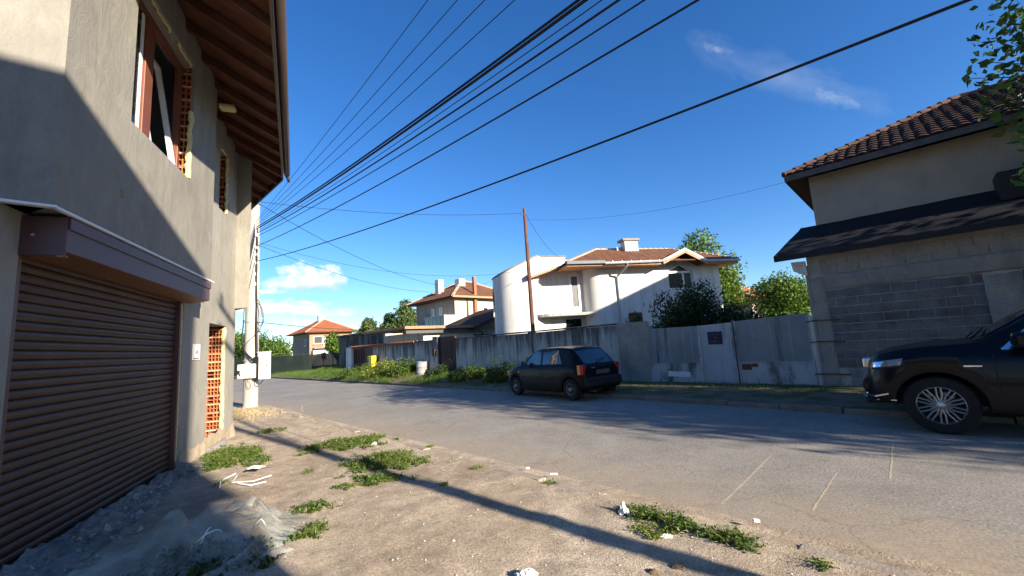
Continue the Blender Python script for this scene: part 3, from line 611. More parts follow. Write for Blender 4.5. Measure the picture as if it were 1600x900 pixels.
for z1, z2, r, lb in ((6.46, 8.55, .006, 'thin overhead wire, uppermost one leaving the eave corner of the plastered house'),
        (6.41, 7.45, .006, 'thin overhead wire, second from the top beside the eaves'),
        (6.34, 6.70, .006, 'thin overhead wire, third from the top beside the eaves'),
        (6.29, 6.05, .006, 'thin overhead wire, fourth and last before the thick black bundle'),
        (6.22, 5.05, .016, 'thick black overhead cable, upper strand of the bundle'),
        (6.15, 5.00, .02, 'thickest black overhead cable, lower strand of the bundle'),
        (6.06, 4.85, .006, 'thin overhead wire just below the thick black bundle'),
        (5.99, 4.70, .013, 'medium black overhead cable, first clear one below the bundle'),
        (5.88, 4.50, .009, 'slim dark overhead cable, second clear one below the bundle')):
    wire('overhead_wire', lb, (ax, ay, z1), (bx, by, z2), .3, r, group=GW)
wire('overhead_wire', 'dark overhead cable leaving the top edge halfway across the sky', (ax, ay, 5.53), (bx, by, 4.22), .3, .011, group=GW)
wire('overhead_wire', 'lowest long overhead cable crossing the open sky towards the upper right', (ax, ay, 5.0), (6.6, -1.88, 3.14), .3, .011, group=GW)
# thin steel pole in the yard behind the wall
S = thing('steel_pole', 'tall thin rusty steel pole rising behind the wall by the white house', 'pole', (.77, 17.6, 0))
m = MB(); m.tube([(0, 0, 0), (0, 0, 4), (-.02, 0, 7.45)], [.1, .085, .065], 12); m.build('shaft', M['rust_pole'], S, smooth=True)
m = MB(); m.box(-.16, .05, -.05, -.02, 7.12, 7.16); m.tube([(-.15, -.035, 7.14), (-.15, -.035, 7.26)], .03, 8); m.build('bracket', M['frame_steel'], S)
wire('overhead_wire', 'twisted service wire from the eave corner to the rusty steel pole', (-8.85, 14.2, 7.2), (.64, 17.56, 7.24), .25, .009, group=GW)
wire('overhead_wire', 'service wire sloping down from the eaves to the cream house', (-8.85, 14.2, 7.15), (-4.2, 36.0, 6.9), .9, .011, group=GW)
wire('overhead_wire', 'sagging thin wire passing behind the rusty pole to the white house', (-8.83, 14.1, 5.7), (2.6, 22.2, 5.9), 1.0, .006, group=GW)
wire('overhead_wire', 'sagging thin wire ending at the cream house beside the white house', (-8.83, 14.1, 5.62), (-1.9, 36.2, 7.2), 1.3, .008, group=GW)
wire('overhead_wire', 'slack wire dropping from the rusty pole top to the white house roof', (.8, 17.6, 7.2), (3.05, 22.0, 5.95), .5, .008, group=GW)
wire('overhead_wire', 'faint wire from the rusty pole up towards the tiled block house', (.8, 17.6, 6.95), (7.75, 11.2, 5.6), .35, .004, group=GW)
wire('overhead_wire', 'distant low wire above the far red-roofed house', (-8.8, 14.3, 2.9), (-15.6, 57.5, 5.4), .5, .012, group=GW)
# ================================================================== STREET WALL, GATES
WR = -46 + 0.0
def street(loc, rz=-44): return loc
# local frame of the wall: x from the double gate towards the far end, y towards the street (so the street face is y=0+)
ws, wc = math.sin(R(46)), math.cos(R(46))
W0 = np.array([4.24, 13.75]); wd = np.array([-ws, wc])      # going away along the wall
def wl(px_world): return (np.array(px_world) - W0) @ wd
xd0, xd1 = wl((-3.05, 20.78)), wl((-3.95, 21.66)); xg0, xg1 = wl((-9.08, 26.61)), wl((-11.1, 28.56)); xp1 = wl((-11.75, 29.2))
WALLROT = 136.0   # x axis along wd ; y axis = towards the street
def wall_seg(name, label, x0, x1, cat='wall', posts=(), pillar=None, capm=None):
    T = thing(name, label, cat, (W0[0] + wd[0] * x0, W0[1] + wd[1] * x0, 0), WALLROT); L = x1 - x0
    m = MB(); e = [0] + [p for p in posts] + [L]
    for a, b in zip(e, e[1:]): m.box(a + .006, b - .006, -.16, random.uniform(-.006, .006), -.2, 2.03 + random.uniform(-.012, .012))
    m.build('wall_panels', M['wall_conc'], T, bevel=.01)
    c = MB()
    for a, b in zip(e, e[1:]): c.box(a, b - .004, -.2, .045, 2.045, 2.1 + random.uniform(-.008, .008))
    c.build('coping', capm or M['dark_conc'], T, bevel=.012)
    for p in posts:
        q = MB(); q.box(p - .12, p + .12, -.2, .035, -.2, 2.06); q.build('post', M['wall_conc'], T, bevel=.012)
    return T
LW = xd0 - .12
T = wall_seg('concrete_wall', 'long stained grey concrete panel wall behind the black hatchback', 0, LW, posts=(2.55, 5.0, 7.35, 9.3))
q = MB(); q.box(-.1, .98, -.2, .05, -.2, 2.08); q.build('end_pier', M['cement'], T, bevel=.02)
wall_seg('concrete_wall', 'farther stained concrete wall between the brown door and the brown sheet gate', xd1 + .55, xg0, posts=(2.2, 4.4))
D_ = thing('metal_door', 'narrow dark brown metal door set into the street wall', 'door', (W0[0] + wd[0] * xd0, W0[1] + wd[1] * xd0, 0), WALLROT)
q = MB(); dl = xd1 - xd0; q.box(.0, dl, -.12, -.06, .05, 2.15); q.box(.1, dl - .1, -.06, -.045, .2, .95); q.build('door_leaf', M['brown_metal'], D_, bevel=.008)
q = MB()
for k in range(7): q.tube([(.2 + k * (dl - .4) / 6, -.05, 1.05), (.2 + k * (dl - .4) / 6, -.05, 2.0)], .012, 6)
q.build('grille', M['frame_steel'], D_)
q = MB(); q.lathe([(0, -.045), (.03, -.045), (.03, -.0), (0, -.0)], 10, 'y', (dl - .85, 0, 1.05)); q.build('handle', M['zinc'], D_)
q = MB(); q.box(-.07, 0, -.14, .0, 0, 2.2); q.box(dl, dl + .07, -.14, 0, 0, 2.2); q.box(0, dl, -.14, 0, 2.15, 2.2); q.build('door_frame', M['brown_metal'], D_)
T2 = thing('gate_pier', 'grey concrete pier with a small brown letter box beside the metal door', 'pier', (W0[0] + wd[0] * (xd1 + .1), W0[1] + wd[1] * (xd1 + .1), 0), WALLROT)
q = MB(); q.box(0, .44, -.22, .04, -.2, 2.25); q.build('shaft', M['wall_conc'], T2, bevel=.015); q = MB(); q.box(.12, .36, .04, .14, 1.25, 1.6); q.build('letter_box', M['brown_metal'], T2, bevel=.01)
BG = thing('sheet_gate', 'dark brown sheet metal gate under a row of red coping tiles', 'gate', (W0[0] + wd[0] * xg0, W0[1] + wd[1] * xg0, .3), WALLROT); gl_ = xg1 - xg0
q = MB(); q.box(0, gl_ * .36, -.1, -.05, .1, 1.72); q.box(gl_ * .37, gl_, -.1, -.05, .1, .62); q.box(gl_ * .37, gl_, -.16, -.12, .62, 1.6); q.build('gate_leaf', M['brown_metal'], BG, bevel=.006)
q = MB()
for z in (.62, 1.66): q.box(gl_ * .37, gl_, -.115, -.045, z, z + .06)
for k in range(6): q.box(gl_ * (.37 + .125 * k), gl_ * (.37 + .125 * k) + .02, -.105, -.06, .66, 1.68)
q.build('gate_bars', M['brown_metal'], BG)
q = MB(); n_ = 46; Lc = gl_ + 4.9
for k in range(n_):
    x = gl_ - k * Lc / n_; q.tube([(x - Lc / n_ / 2, -.2, 1.80), (x - Lc / n_ / 2, .1, 1.765)], [.062, .068], 8)
q.build('coping_tiles', M['tile_red'], BG)
WP = thing('white_pier', 'white rendered gate pier at the far end of the wall catching the sun', 'pier', (W0[0] + wd[0] * xg1, W0[1] + wd[1] * xg1, .3), WALLROT)
q = MB(); q.box(.02, .85, -.45, .1, -.3, 1.78); q.build('shaft', M['white_paint'], WP, bevel=.02); q = MB(); q.box(-.02, .89, -.5, .14, 1.79, 1.84); q.build('pier_cap', M['wall_conc'], WP, bevel=.01)
MBX = thing('mail_box', 'bright yellow plastic box hung on the far wall above the weeds', 'mail box', (-8.75 + .02, 26.25 - .08, .36), WALLROT)
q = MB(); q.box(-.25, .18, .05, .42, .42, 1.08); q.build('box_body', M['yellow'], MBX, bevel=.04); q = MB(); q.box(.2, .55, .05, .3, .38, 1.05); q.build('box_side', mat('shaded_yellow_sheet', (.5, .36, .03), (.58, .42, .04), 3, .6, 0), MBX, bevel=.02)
q = MB(); q.box(.33, .45, .3, .31, .5, .85); q.build('slot', M['trim_black'], MBX)
BR = thing('metal_drum', 'old white metal drum half hidden in the weeds by the wall', 'drum', (-5.0, 22.2, .12))
q = MB(); q.lathe([(0, 0), (.29, 0), (.3, .02), (.29, .04), (.285, .3), (.3, .32), (.285, .34), (.285, .6), (.3, .62), (.285, .64), (.29, .86), (.3, .88), (.27, .88), (.26, .85), (0, .85)], 28); q.build('drum_shell', M['barrel'], BR, smooth=True)
# double gate (gate frame: x to the right along the facade direction, y inward)
GT = thing('metal_gate', 'old grey sheet metal double gate with a paler middle leaf and dark plaque', 'gate', (4.28, 13.71, 0), -44)
def leaf(x0, x1, z0, z1t0, z1t1, y, m_up, m_lo, zs, lab, ribs=0):
    o = MB(); o.add([(x0, y, zs), (x1, y, zs), (x1, y, z1t1), (x0, y, z1t0)], [(0, 1, 2, 3)])
    o.extrude([(x0, y, zs), (x1, y, zs), (x1, y, z1t1), (x0, y, z1t0)], (0, .03, 0)); lf = o.build('gate_leaf', m_up, GT); lf['label'] = lab
    if zs > z0 + .01: o = MB(); o.extrude([(x0, y - .002, z0), (x1, y - .002, z0), (x1, y - .002, zs - .012), (x0, y - .002, zs - .012)], (0, .03, 0)); o.build('lower_sheet', m_lo, lf)
    f = MB(); w = .035
    f.extrude([(x0, y - .02, z0), (x0 + w, y - .02, z0), (x0 + w, y - .02, z1t0), (x0, y - .02, z1t0)], (0, .018, 0)); f.extrude([(x1 - w, y - .02, z0), (x1, y - .02, z0), (x1, y - .02, z1t1), (x1 - w, y - .02, z1t1)], (0, .018, 0))
    if zs > z0 + .01: f.box(x0 + w, x1 - w, y - .018, y - .003, zs - .012, zs + .012)
    f.build('leaf_frame', M['gate_low'], lf)
    if ribs:
        r = MB()
        for k in range(1, ribs): xx = x0 + (x1 - x0) * k / ribs; r.box(xx - .006, xx + .006, y - .009, y - .001, zs + .02, min(z1t0, z1t1) - .03)
        r.build('sheet_seams', m_up, lf)
    return lf
l1 = leaf(.03, 1.66, .1, 1.82, 1.80, 0, M['gate'], M['gate_low'], .7, 'streaky grey gate leaf with a white sheet at the bottom', 7)
l2 = leaf(1.68, 2.62, -.02, 1.80, 1.83, -.06, M['gate_pale'], M['gate_pale'], -.02, 'pale grey wicket leaf with a dark blue plaque')
l3 = leaf(2.66, 4.42, .02, 1.85, 1.93, 0, M['gate'], M['gate_low'], .7, 'wide grey gate leaf with a dirty lower half', 4)
q = MB(); q.add([(.6, -.026, .31), (1.3, -.026, .29), (1.3, -.026, .44), (1.1, -.026, .46), (.9, -.026, .455), (.62, -.026, .48)], [(0, 1, 2, 3, 4, 5)]); q.build('white_sheet', M['white_litter'], l1)
q = MB(); q.box(1.95, 2.34, -.1, -.082, 1.24, 1.6); pq = q.build('plaque', M['plaque'], l2, bevel=.004); pq['label'] = 'dark blue square plaque with faint hand-painted white writing'
q = MB(); rs = random.Random(3)
for zz, h_, x0_, x1_ in ((1.53, .035, 2.0, 2.26), (1.43, .06, 2.1, 2.18), (1.32, .055, 2.04, 2.25)):
    x = x0_
    while x < x1_:
        pts = [(x + rs.uniform(0, .025), -.104, zz + rs.uniform(-h_, h_) * .5) for _ in range(3)]; q.tube(pts, .0035, 4); x += .034
q.build('faded_writing', M['chalk'], pq)
q = MB(); q.box(2.74, 2.98, -.008, -.0035, .5, .66); q.box(2.99, 3.14, -.007, -.0035, .58, .67); q.build('rust_patch', M['rust'], l3)
q = MB(); q.tube([(4.5, -.1, -.1), (4.49, -.12, 1.85)], .05, 10); q.build('hinge_post', M['zinc'], GT, smooth=True)
for z in (.42, 1.2, 1.72):
    q = MB(); q.tube([(4.4, -.16, z - .02), (4.6, -.2, z), (5.1, -.14, z - .02)], .014, 6); q.build('hinge_rod', M['rust'], GT)
q = MB(); q.box(2.60, 2.70, -.005, .06, .02, 1.9); q.box(-.05, .03, -.04, .06, -.05, 1.86); q.build('gate_post', M['frame_steel'], GT)
# ================================================================== RIGHT BLOCK HOUSE (x along facade to the right, y inward)
def right_house():
    B = thing('block_house', 'house with bare concrete block ground floor, black tar paper lean-to roof and old red tiles', 'house', (7.47, 10.44, 0), -44)
    L = 9.5; rs = random.Random(5)
    m = MB(); m.box(.02, L, .05, .3, -.2, 3.35); m.box(.02, .3, .3, 8.0, -.2, 3.2); m.build('mortar_wall', M['block_mortar'], B)
    k = MB(); kb = MB(); bw, bh, gp = .41, .21, .02
    def course(z, x0, x1, off, M_=k, h=bh):
        x = x0 - off
        while x < x1:
            a, b = max(x, x0), min(x + bw - gp, x1)
            if b - a > .05: M_.box(a, b, .03 + rs.uniform(-.006, .006), .1, z + rs.uniform(-.003, .003), z + h - gp + rs.uniform(-.004, .004))
            x += bw
    z = .56; r = 0
    while z < 2.42:
        course(z, .33, 2.9, (r % 2) * bw / 2 + .05); course(z, 3.42, 6.9, (r % 2) * bw / 2 + .12, kb); z += bh; r += 1
    k.build('block_courses', M['block'], B, bevel=.008); kb.build('block_courses', M['block'], B, bevel=.008)
    k2 = MB()
    for i, z in enumerate((2.83, 3.04)): course(z, .28, L, (i % 2) * .2 + .07, k2)
    k2.build('upper_block_courses', M['cement'], B, bevel=.006)
    def rough(name, x0, x1, z0, z1, y, amp, nx, nz, mt):
        q = MB()
        def fn(u, v):
            ed = min(u, 1 - u, v, 1 - v); k_ = min(1, ed * 12)
            return (x0 + (x1 - x0) * u + (1 - k_) * .05 * fbm(v * 9 + x0, u * 9), y - amp * k_ * (.8 + fbm((x0 + (x1 - x0) * u) * 3, (z0 + (z1 - z0) * v) * 3)) + (1 - k_) * .04, z0 + (z1 - z0) * v + (1 - k_) * .05 * fbm(u * 14, v * 9 + 3))
        q.grid(fn, nx, nz); return q.build(name, mt, B, smooth=True, angle=60)
    rough('corner_column', -.02, .34, -.1, 2.86, .03, .025, 8, 40, M['cement'])
    rough('ring_beam', -.02, L, 2.43, 2.84, .025, .03, 100, 8, M['cement'])
    rough('wall_column', 2.88, 3.44, -.1, 2.45, .025, .035, 10, 36, M['cement'])
    rough('base_course', .3, 6.9, -.1, .6, .03, .03, 60, 10, M['cement'])
    q = MB(); q.box(-.04, .02, .0, .32, -.1, 3.1); q.build('column_side', M['cement'], B)
    # upper storey
    q = MB(); q.box(.22, L, 1.0, 7.6, 3.0, 5.62); q.build('upper_wall', M['house_render'], B)
    # tar paper lean-to roof
    q = MB(); n = 40
    def tarf(u, v):
        x = -.58 + .45 * v + (L + .58 - .45 * v) * u; y = -.35 + 1.36 * v
        return (x, y, 3.40 + .86 * (v ** .9) + .012 * fbm(x * 2, v * 4) + (.02 if v > .97 else 0))
    q.grid(tarf, 90, 14); t = q.build('lean_to_roof', M['tar'], B, smooth=True)
    q = MB(); q.box(-.58, L, -.36, -.31, 3.27, 3.405); q.extrude([(-.6, -.36, 3.27), (-.6, -.36, 3.42), (-.14, 1.0, 4.25), (-.14, 1.0, 4.08)], (.05, 0, 0)); q.build('eave_board', M['tar_edge'], t)
    q = MB(); q.quad((-.55, -.3, 3.28), (L, -.3, 3.28), (L, 1, 4.1), (-.15, 1, 4.1)); q.build('lean_to_soffit', M['rafter'], t)
    q = MB(); q.extrude([(-.30, -.06, 3.24), (.0, -.06, 3.22), (.02, -.06, 2.86), (-.02, -.06, 2.84), (-.27, -.06, 3.0)], (0, .1, 0)); o = q.build('beam_end', M['white_paint'], B); o['label'] = 'pale bracket board under the lean-to corner'
    h = MB()
    for x, z in ((-.2, 3.12), (-.08, 3.11)): h.lathe([(0, -.063), (.014, -.063), (.014, -.06)], 8, 'y', (x, 0, z))
    h.build('bolt', M['rust'], o)
    q = MB(); q.box(3.42, 5.6, .35, 1.1, 3.9, 4.5); q.build('tarred_box', M['tar_edge'], B, bevel=.006)
    # hipped roof
    x0, x1, y0, y1, ze, ov = -.25, L + 1, .5, 8.1, 5.6, 3.79; zr = 7.62
    E0, E1, E2, E3 = [np.array(p) for p in ((x0, y0, ze), (x1, y0, ze), (x1, y1, ze), (x0, y1, ze))]
    T0, T1 = np.array((x0 + ov, y0 + ov, zr)), np.array((x1 - ov, y0 + ov, zr)); th = np.array((0, 0, .1))
    q = MB(); tiles(q, E0 + th, E1 + th, T0 + th, T1 + th, .22, .31, .035, 8); tiles(q, E3 + th, E0 + th, T0 + th, T0 + th + (.01, 0, 0), .22, .31, .035, 6); tiles(q, E2 + th, E3 + th, T1 + th, T0 + th, .3, .4, .03, 3); tiles(q, E1 + th, E2 + th, T1 + th, T1 + th + (0, .01, 0), .3, .4, .03, 3)
    rf = q.build('roof', M['tile_old'], B)
    q = MB(); ridge_caps(q, E0 + th, T0 + th + (0, 0, .03), .078, .33); ridge_caps(q, T0 + th, T1 + th, .08, .33); ridge_caps(q, E1 + th, T1 + th); q.build('ridge_tiles', mat('old_ridge_tiles', (.04, .02, .015), (.13, .065, .045), 7, .9, .4, 40, .4), rf)
    q = MB(); q.quad(E0, E1, E1 + (-.6, .5, .3), E0 + (.5, .5, .3)); q.quad(E0, E3, E3 + (.5, -.5, .28), E0 + (.5, .5, .28)); q.build('roof_soffit', M['rafter'], rf)
    q = MB(); q.box(x0, x1, y0, y0 + .025, ze - .07, ze + .085); q.box(x0, x0 + .025, y0 + .025, y1, ze - .07, ze + .085); q.build('eave_fascia', M['frame_steel'], rf)
    return B
right_house()
# ================================================================== WHITE HOUSE (x to the right along its front, y back)
def white_house():
    B = thing('white_house', 'white two-storey house with round stair tower and brown tiled hip roof behind the wall', 'house', (4.85, 22.78, 0), 12)
    wm = M['white_paint']
    m = MB(); poly = [(7.6, .35), (7.6, 7), (-3, 7), (-3, 1.2), (-.62, 1.2), (-.62, .92)]
    for i in range(9):
        t = math.pi / 2 * i / 8; poly.append((.25 - .87 * math.cos(t), .9 - .9 * math.sin(t) + .35 * math.sin(t)))
    m.prism(poly, -.1, 5.75); w = m.build('main_wall', wm, B, smooth=True, angle=30)
    # front skin with the window, following the gable
    W = (4.23, 5.84, 4.15, 5.2)
    m = MB(); m.panel(.25, 7.6, -.1, 5.2, .0, .34, [W]); 
    m.extrude([(.25, 0, 5.2), (4.23, 0, 5.2), (5.06, 0, 5.62), (5.84, 0, 5.2), (7.6, 0, 5.2), (7.6, 0, 5.6), (6.1, 0, 5.62), (4.86, 0, 6.14), (3.6, 0, 5.62), (.25, 0, 5.6)], (0, .34, 0))
    m.build('front_wall', wm, B)
    m = MB(); Rr = .9
    def cur(u, v):
        t = math.pi / 2 * u; return (.25 - .87 * math.sin(t), .9 - .9 * math.cos(t), -.1 + 5.75 * v)
    m.grid(cur, 14, 1); m.build('curved_wall', wm, B, smooth=True, angle=80)
    # door wall and stair tower
    D = (-1.45, -.84, 3.36, 5.28)
    m = MB(); m.panel(-3.6, -.6, -.1, 6.0, .9, 1.15, [D, (-1.82, -.87, 2.15, 2.79)]); m.build('door_wall', wm, B)
    m = MB(); pts = []
    for i in range(37):
        t = R(60 + 270 * i / 36); pts.append((-4.15 + 1.5 * math.cos(t), 1.9 + 1.5 * math.sin(t)))
    ztop = [5.33 + (6.38 - 5.33) * min(1, max(0, (x + 5.65) / 2.4)) for x, y in pts]
    m.prism(pts, -.1, ztop); m.build('stair_tower', wm, B, smooth=True, angle=35)
    m = MB(); m.extrude([(-3.5, .93, 5.0), (-1.55, .93, 5.0), (-1.55, .93, 6.36), (-3.15, .93, 6.38), (-3.5, .93, 6.22)], (0, .3, 0)); m.build('tower_parapet', wm, B)
    m = MB(); P = [(x, y, z + .03) for (x, y), z in zip(pts, ztop)]; m.tube(P[4:34], .05, 6); m.tube([(-3.2, .92, 6.41), (-1.5, .92, 6.39)], .04, 6); m.build('parapet_cap', M['grey_wall'], B)
    m = MB(); m.extrude([(-5.63, 1.7, 3.2), (-5.63, 2.2, 3.2), (-5.63, 2.2, 4.6), (-5.63, 1.95, 4.9), (-5.63, 1.7, 4.6)], (-.03, 0, 0)); m.build('arched_window', M['glass_dark'], B)
    # window: pvc frame, arched top light
    m = MB(); y0, y1 = .1, .17
    for a in ((4.23, 4.31, 4.15, 5.2), (5.76, 5.84, 4.15, 5.2), (5.2, 5.31, 4.23, 5.1), (4.31, 5.76, 4.15, 4.23), (4.25, 5.82, 5.09, 5.22)): m.box(a[0], a[1], y0, y1, a[2], a[3])
    m.extrude([(4.25, y0, 5.22), (4.42, y0, 5.22), (5.06, y0, 5.53), (5.65, y0, 5.22), (5.82, y0, 5.22), (5.06, y0, 5.61)], (0, .06, 0))
    w = m.build('window', M['pvc_white'], B); m = MB(); m.box(4.3, 5.77, .13, .14, 4.2, 5.12); m.extrude([(4.4, .13, 5.2), (5.7, .13, 5.2), (5.06, .13, 5.56)], (0, .01, 0)); m.build('pane', M['glass_dark'], w)
    # balcony door
    m = MB(); 
    for a in ((-1.45, -1.33, 3.36, 5.2), (-.96, -.84, 3.36, 5.2), (-1.33, -.96, 3.36, 3.46), (-1.45, -.84, 5.2, 5.3)): m.box(a[0], a[1], .86, .96, a[2], a[3])
    m.extrude([(-1.5, .86, 5.3), (-.8, .86, 5.3), (-1.15, .86, 5.5)], (0, .03, 0)); d = m.build('balcony_door', M['pvc_white'], B); m = MB(); m.box(-1.33, -.96, .9, .92, 3.46, 5.2); m.build('pane', mat('grey_door_blind', (.12, .12, .125), (.16, .16, .165), 3, .4, 0), d)
    m = MB(); m.box(-1.43, -1.37, .83, .86, 4.3, 4.34); m.build('handle', M['zinc'], d)
    m = MB(); pl = [(-.44, .9), (-.44, .05)] + [(-2.7 - .95 * math.sin(R(a)), .9 - .85 * math.cos(R(a))) for a in range(0, 91, 10)]
    m.prism(pl, 2.94, 3.1); m.build('balcony_slab', mat('mossy_balcony_concrete', (.3, .3, .28), (.5, .49, .46), 3, .9, .4, 30, .3, stain=(.12, .12, .1), stain_amt=.8, stain_scale=(4, 4, 2)), B, bevel=.015)
    m = MB(); m.box(-1.82, -.87, 1.0, 1.03, 2.15, 2.79); m.build('low_window', M['glass_dark'], B); m = MB(); m.box(1.55, 2.35, -.03, .01, 2.0, 2.92); m.build('low_window', M['rust'], B)
    # roof
    E0, E1, E2, E3 = [np.array(p) for p in ((-2.15, -.85, 5.6), (8.3, -.85, 5.6), (8.3, 7.2, 5.6), (-2.15, 7.2, 5.6))]
    T0, T1 = np.array((1.33, 3.2, 7.2)), np.array((6.6, 3.2, 7.15)); th = np.array((0, 0, .06))
    q = MB(); tiles(q, E0 + th, E1 + th, T0 + th, T1 + th, .25, .34, .03, 4); tiles(q, E3 + th, E0 + th, T0 + th, T0 + th + (.01, 0, 0), .25, .34, .03, 4); tiles(q, E1 + th, E2 + th, T1 + th, T1 + th + (0, .01, 0), .25, .34, .03, 4); tiles(q, E2 + th, E3 + th, T1 + th, T0 + th, .4, .5, .03, 2)
    # little gable over the window
    ga, gl, gr = np.array((4.86, -.9, 6.24)), np.array((3.45, -.9, 5.62)), np.array((6.2, -.9, 5.56))
    bk = np.array((4.86, .9, 6.24)); tiles(q, gl + (0, 0, .05), gl + (0, 2.0, .05), ga + (0, 0, .05), ga + (0, 2.0, .05), .25, .34, .02, 3); tiles(q, gr + (0, 2.0, .05), gr + (0, 0, .05), ga + (0, 2.0, .05), ga + (0, 0, .05), .25, .34, .02, 3)
    rf = q.build('roof', M['tile_brown'], B)
    q = MB(); ridge_caps(q, E0 + th, T0 + th, .09); ridge_caps(q, T0 + th, T1 + th, .09); ridge_caps(q, E1 + th, T1 + th, .09); q.build('ridge_tiles', M['ridge'], rf)
    def board(a, b, dz0, dz1, dy, y, mt, nm):
        q = MB(); a, b = np.array(a), np.array(b); q.extrude([tuple(a + (0, y, dz0)), tuple(b + (0, y, dz0)), tuple(b + (0, y, dz1)), tuple(a + (0, y, dz1))], (0, dy, 0)); return q.build(nm, mt, rf)
    board(gl, ga, -.02, .1, .05, -.06, M['white_trim'], 'white_bargeboard'); board(ga, gr, -.02, .1, .05, -.06, M['white_trim'], 'white_bargeboard')
    board(gl, ga, -.17, -.022, .05, -.04, M['wood_orange'], 'wooden_bargeboard'); board(ga, gr, -.17, -.022, .05, -.04, M['wood_orange'], 'wooden_bargeboard')
    # soffits
    q = MB(); q.box(-2.1, 3.5, -.8, .95, 5.5, 5.56); q.box(6.15, 8.25, -.8, .05, 5.48, 5.54); q.box(7.55, 8.25, .05, 7.1, 5.48, 5.54); q.build('roof_soffit', M['wood_orange'], rf)
    q = MB(); q.quad(gl + (0, .03, -.1), ga + (0, .03, -.1), ga + (0, .95, -.1), gl + (0, .95, -.1)); q.quad(ga + (0, .03, -.1), gr + (0, .03, -.1), gr + (0, .95, -.1), ga + (0, .95, -.1)); q.build('gable_soffit', M['soffit'], rf)
    q = MB(); q.box(-2.1, 3.45, -.82, -.78, 5.47, 5.6); q.box(6.2, 8.3, -.82, -.78, 5.44, 5.58); q.box(8.27, 8.3, -.78, 7.15, 5.44, 5.58); q.build('wooden_fascia', M['wood_orange'], rf)
    q = MB(); q.tube([(.0, -.92, 5.58), (3.5, -.92, 5.64), (3.62, -.95, 5.7)], .075, 8); q.tube([(6.12, -.92, 5.6), (8.32, -.92, 5.6)], .07, 8)
    for x in np.arange(.4, 3.4, .55): q.box(x, x + .03, -1.0, -.84, 5.57, 5.7)
    g = q.build('gutter', M['zinc'], rf, smooth=True); q = MB(); q.box(-2.15, .02, -.98, -.82, 5.56, 5.74); q.build('dark_gutter', mat('dark_grey_gutter', (.1, .115, .14), (.15, .17, .2), 3, .5, .05), rf, bevel=.02)
    q = MB(); q.tube([(1.3, -.92, 5.52), (1.27, -.85, 5.4), (1.06, -.12, 5.0), (1.05, -.09, 4.8), (1.07, -.09, 0)], .06, 8); q.build('downpipe', M['zinc'], B, smooth=True)
    # lean-to verge over the door wall
    a, b = np.array((-1.65, .0, 5.92)), np.array((-4.05, .0, 5.16))
    q = MB(); q.extrude([tuple(a + (0, .1, .05)), tuple(b + (0, .1, .05)), tuple(b + (0, 1.0, .05)), tuple(a + (0, 1.0, .05))], (0, 0, .06)); vr = q.build('verge_roof', M['zinc'], B)
    q = MB(); q.extrude([tuple(a + (0, .05, -.05)), tuple(b + (0, .05, -.05)), tuple(b + (0, .05, .12)), tuple(a + (0, .05, .12))], (0, .05, 0)); q.build('white_verge', M['white_trim'], vr)
    q = MB(); q.extrude([tuple(a + (0, .07, -.17)), tuple(b + (0, .07, -.17)), tuple(b + (0, .07, -.052)), tuple(a + (0, .07, -.052))], (0, .05, 0)); q.extrude([tuple(a + (0, .12, -.06)), tuple(b + (0, .12, -.06)), tuple(b + (0, 1.0, -.06)), tuple(a + (0, 1.0, -.06))], (0, 0, .05)); q.build('wooden_verge', M['wood_orange'], vr)
    # chimney
    q = MB(); q.box(2.95, 3.85, 2.3, 2.9, 6.6, 7.62); c = q.build('chimney', wm, B); q = MB(); q.box(2.8, 3.95, 2.2, 3.0, 7.62, 7.76); q.build('chimney_cap', M['grey_wall'], c)
    q = MB(); q.box(2.6, 3.2, 2.7, 3.3, 7.0, 7.3); q.build('chimney_flashing', M['zinc'], c)
white_house()
# ================================================================== HOUSES FARTHER OFF
def hip_house(name, label, loc, rz, sx, sy, ze, rise, ov, walls, side, roofm, detail):
    B = thing(name, label, 'house', loc, rz)
    m = MB(); m.box(0, sx, 0, .3, -.5, ze); m.box(0, sx, sy - .3, sy, -.5, ze); m.box(sx - .3, sx, .3, sy - .3, -.5, ze); m.build('wall', walls, B)
    m = MB(); m.box(0, .3, .302, sy - .302, -.5, ze); m.box(-.002, .0, 0, sy, -.5, ze); m.build('side_wall', side, B)
    E0, E1, E2, E3 = [np.array(p) for p in ((-ov, -ov, ze), (sx + ov, -ov, ze), (sx + ov, sy + ov, ze), (-ov, sy + ov, ze))]
    hw = min(sx, sy) / 2 + ov
    if sx >= sy: T0, T1 = np.array((-ov + hw, sy / 2, ze + rise)), np.array((sx + ov - hw, sy / 2, ze + rise)); F = ((E0, E1, T0, T1), (E1, E2, T1, T1 + (0, .01, 0)), (E2, E3, T1, T0), (E3, E0, T0, T0 + (0, -.01, 0)))
    else: T0, T1 = np.array((sx / 2, -ov + hw, ze + rise)), np.array((sx / 2, sy + ov - hw, ze + rise)); F = ((E0, E1, T0, T0 + (.01, 0, 0)), (E1, E2, T0, T1), (E2, E3, T1, T1 + (-.01, 0, 0)), (E3, E0, T1, T0))
    q = MB(); th = np.array((0, 0, .08))
    for a, b, c, d in F: tiles(q, a + th, b + th, c + th, d + th, .3, .42, .035, 3)
    rf = q.build('roof', roofm, B)
    q = MB(); ridge_caps(q, E0 + th, T0 + th, .13, .5); ridge_caps(q, T0 + th, T1 + th, .12, .5); ridge_caps(q, E1 + th, (T1 if sx >= sy else T0) + th, .11, .5); ridge_caps(q, E3 + th, (T0 if sx >= sy else T1) + th, .11, .5); q.build('ridge_tiles', M['ridge'], rf)
    q = MB(); q.box(-ov, sx + ov, -ov, sy + ov, ze - .06, ze + .03); q.build('eaves', M['rafter'], rf)
    detail(B, rf, ze, rise, sx, sy); return B
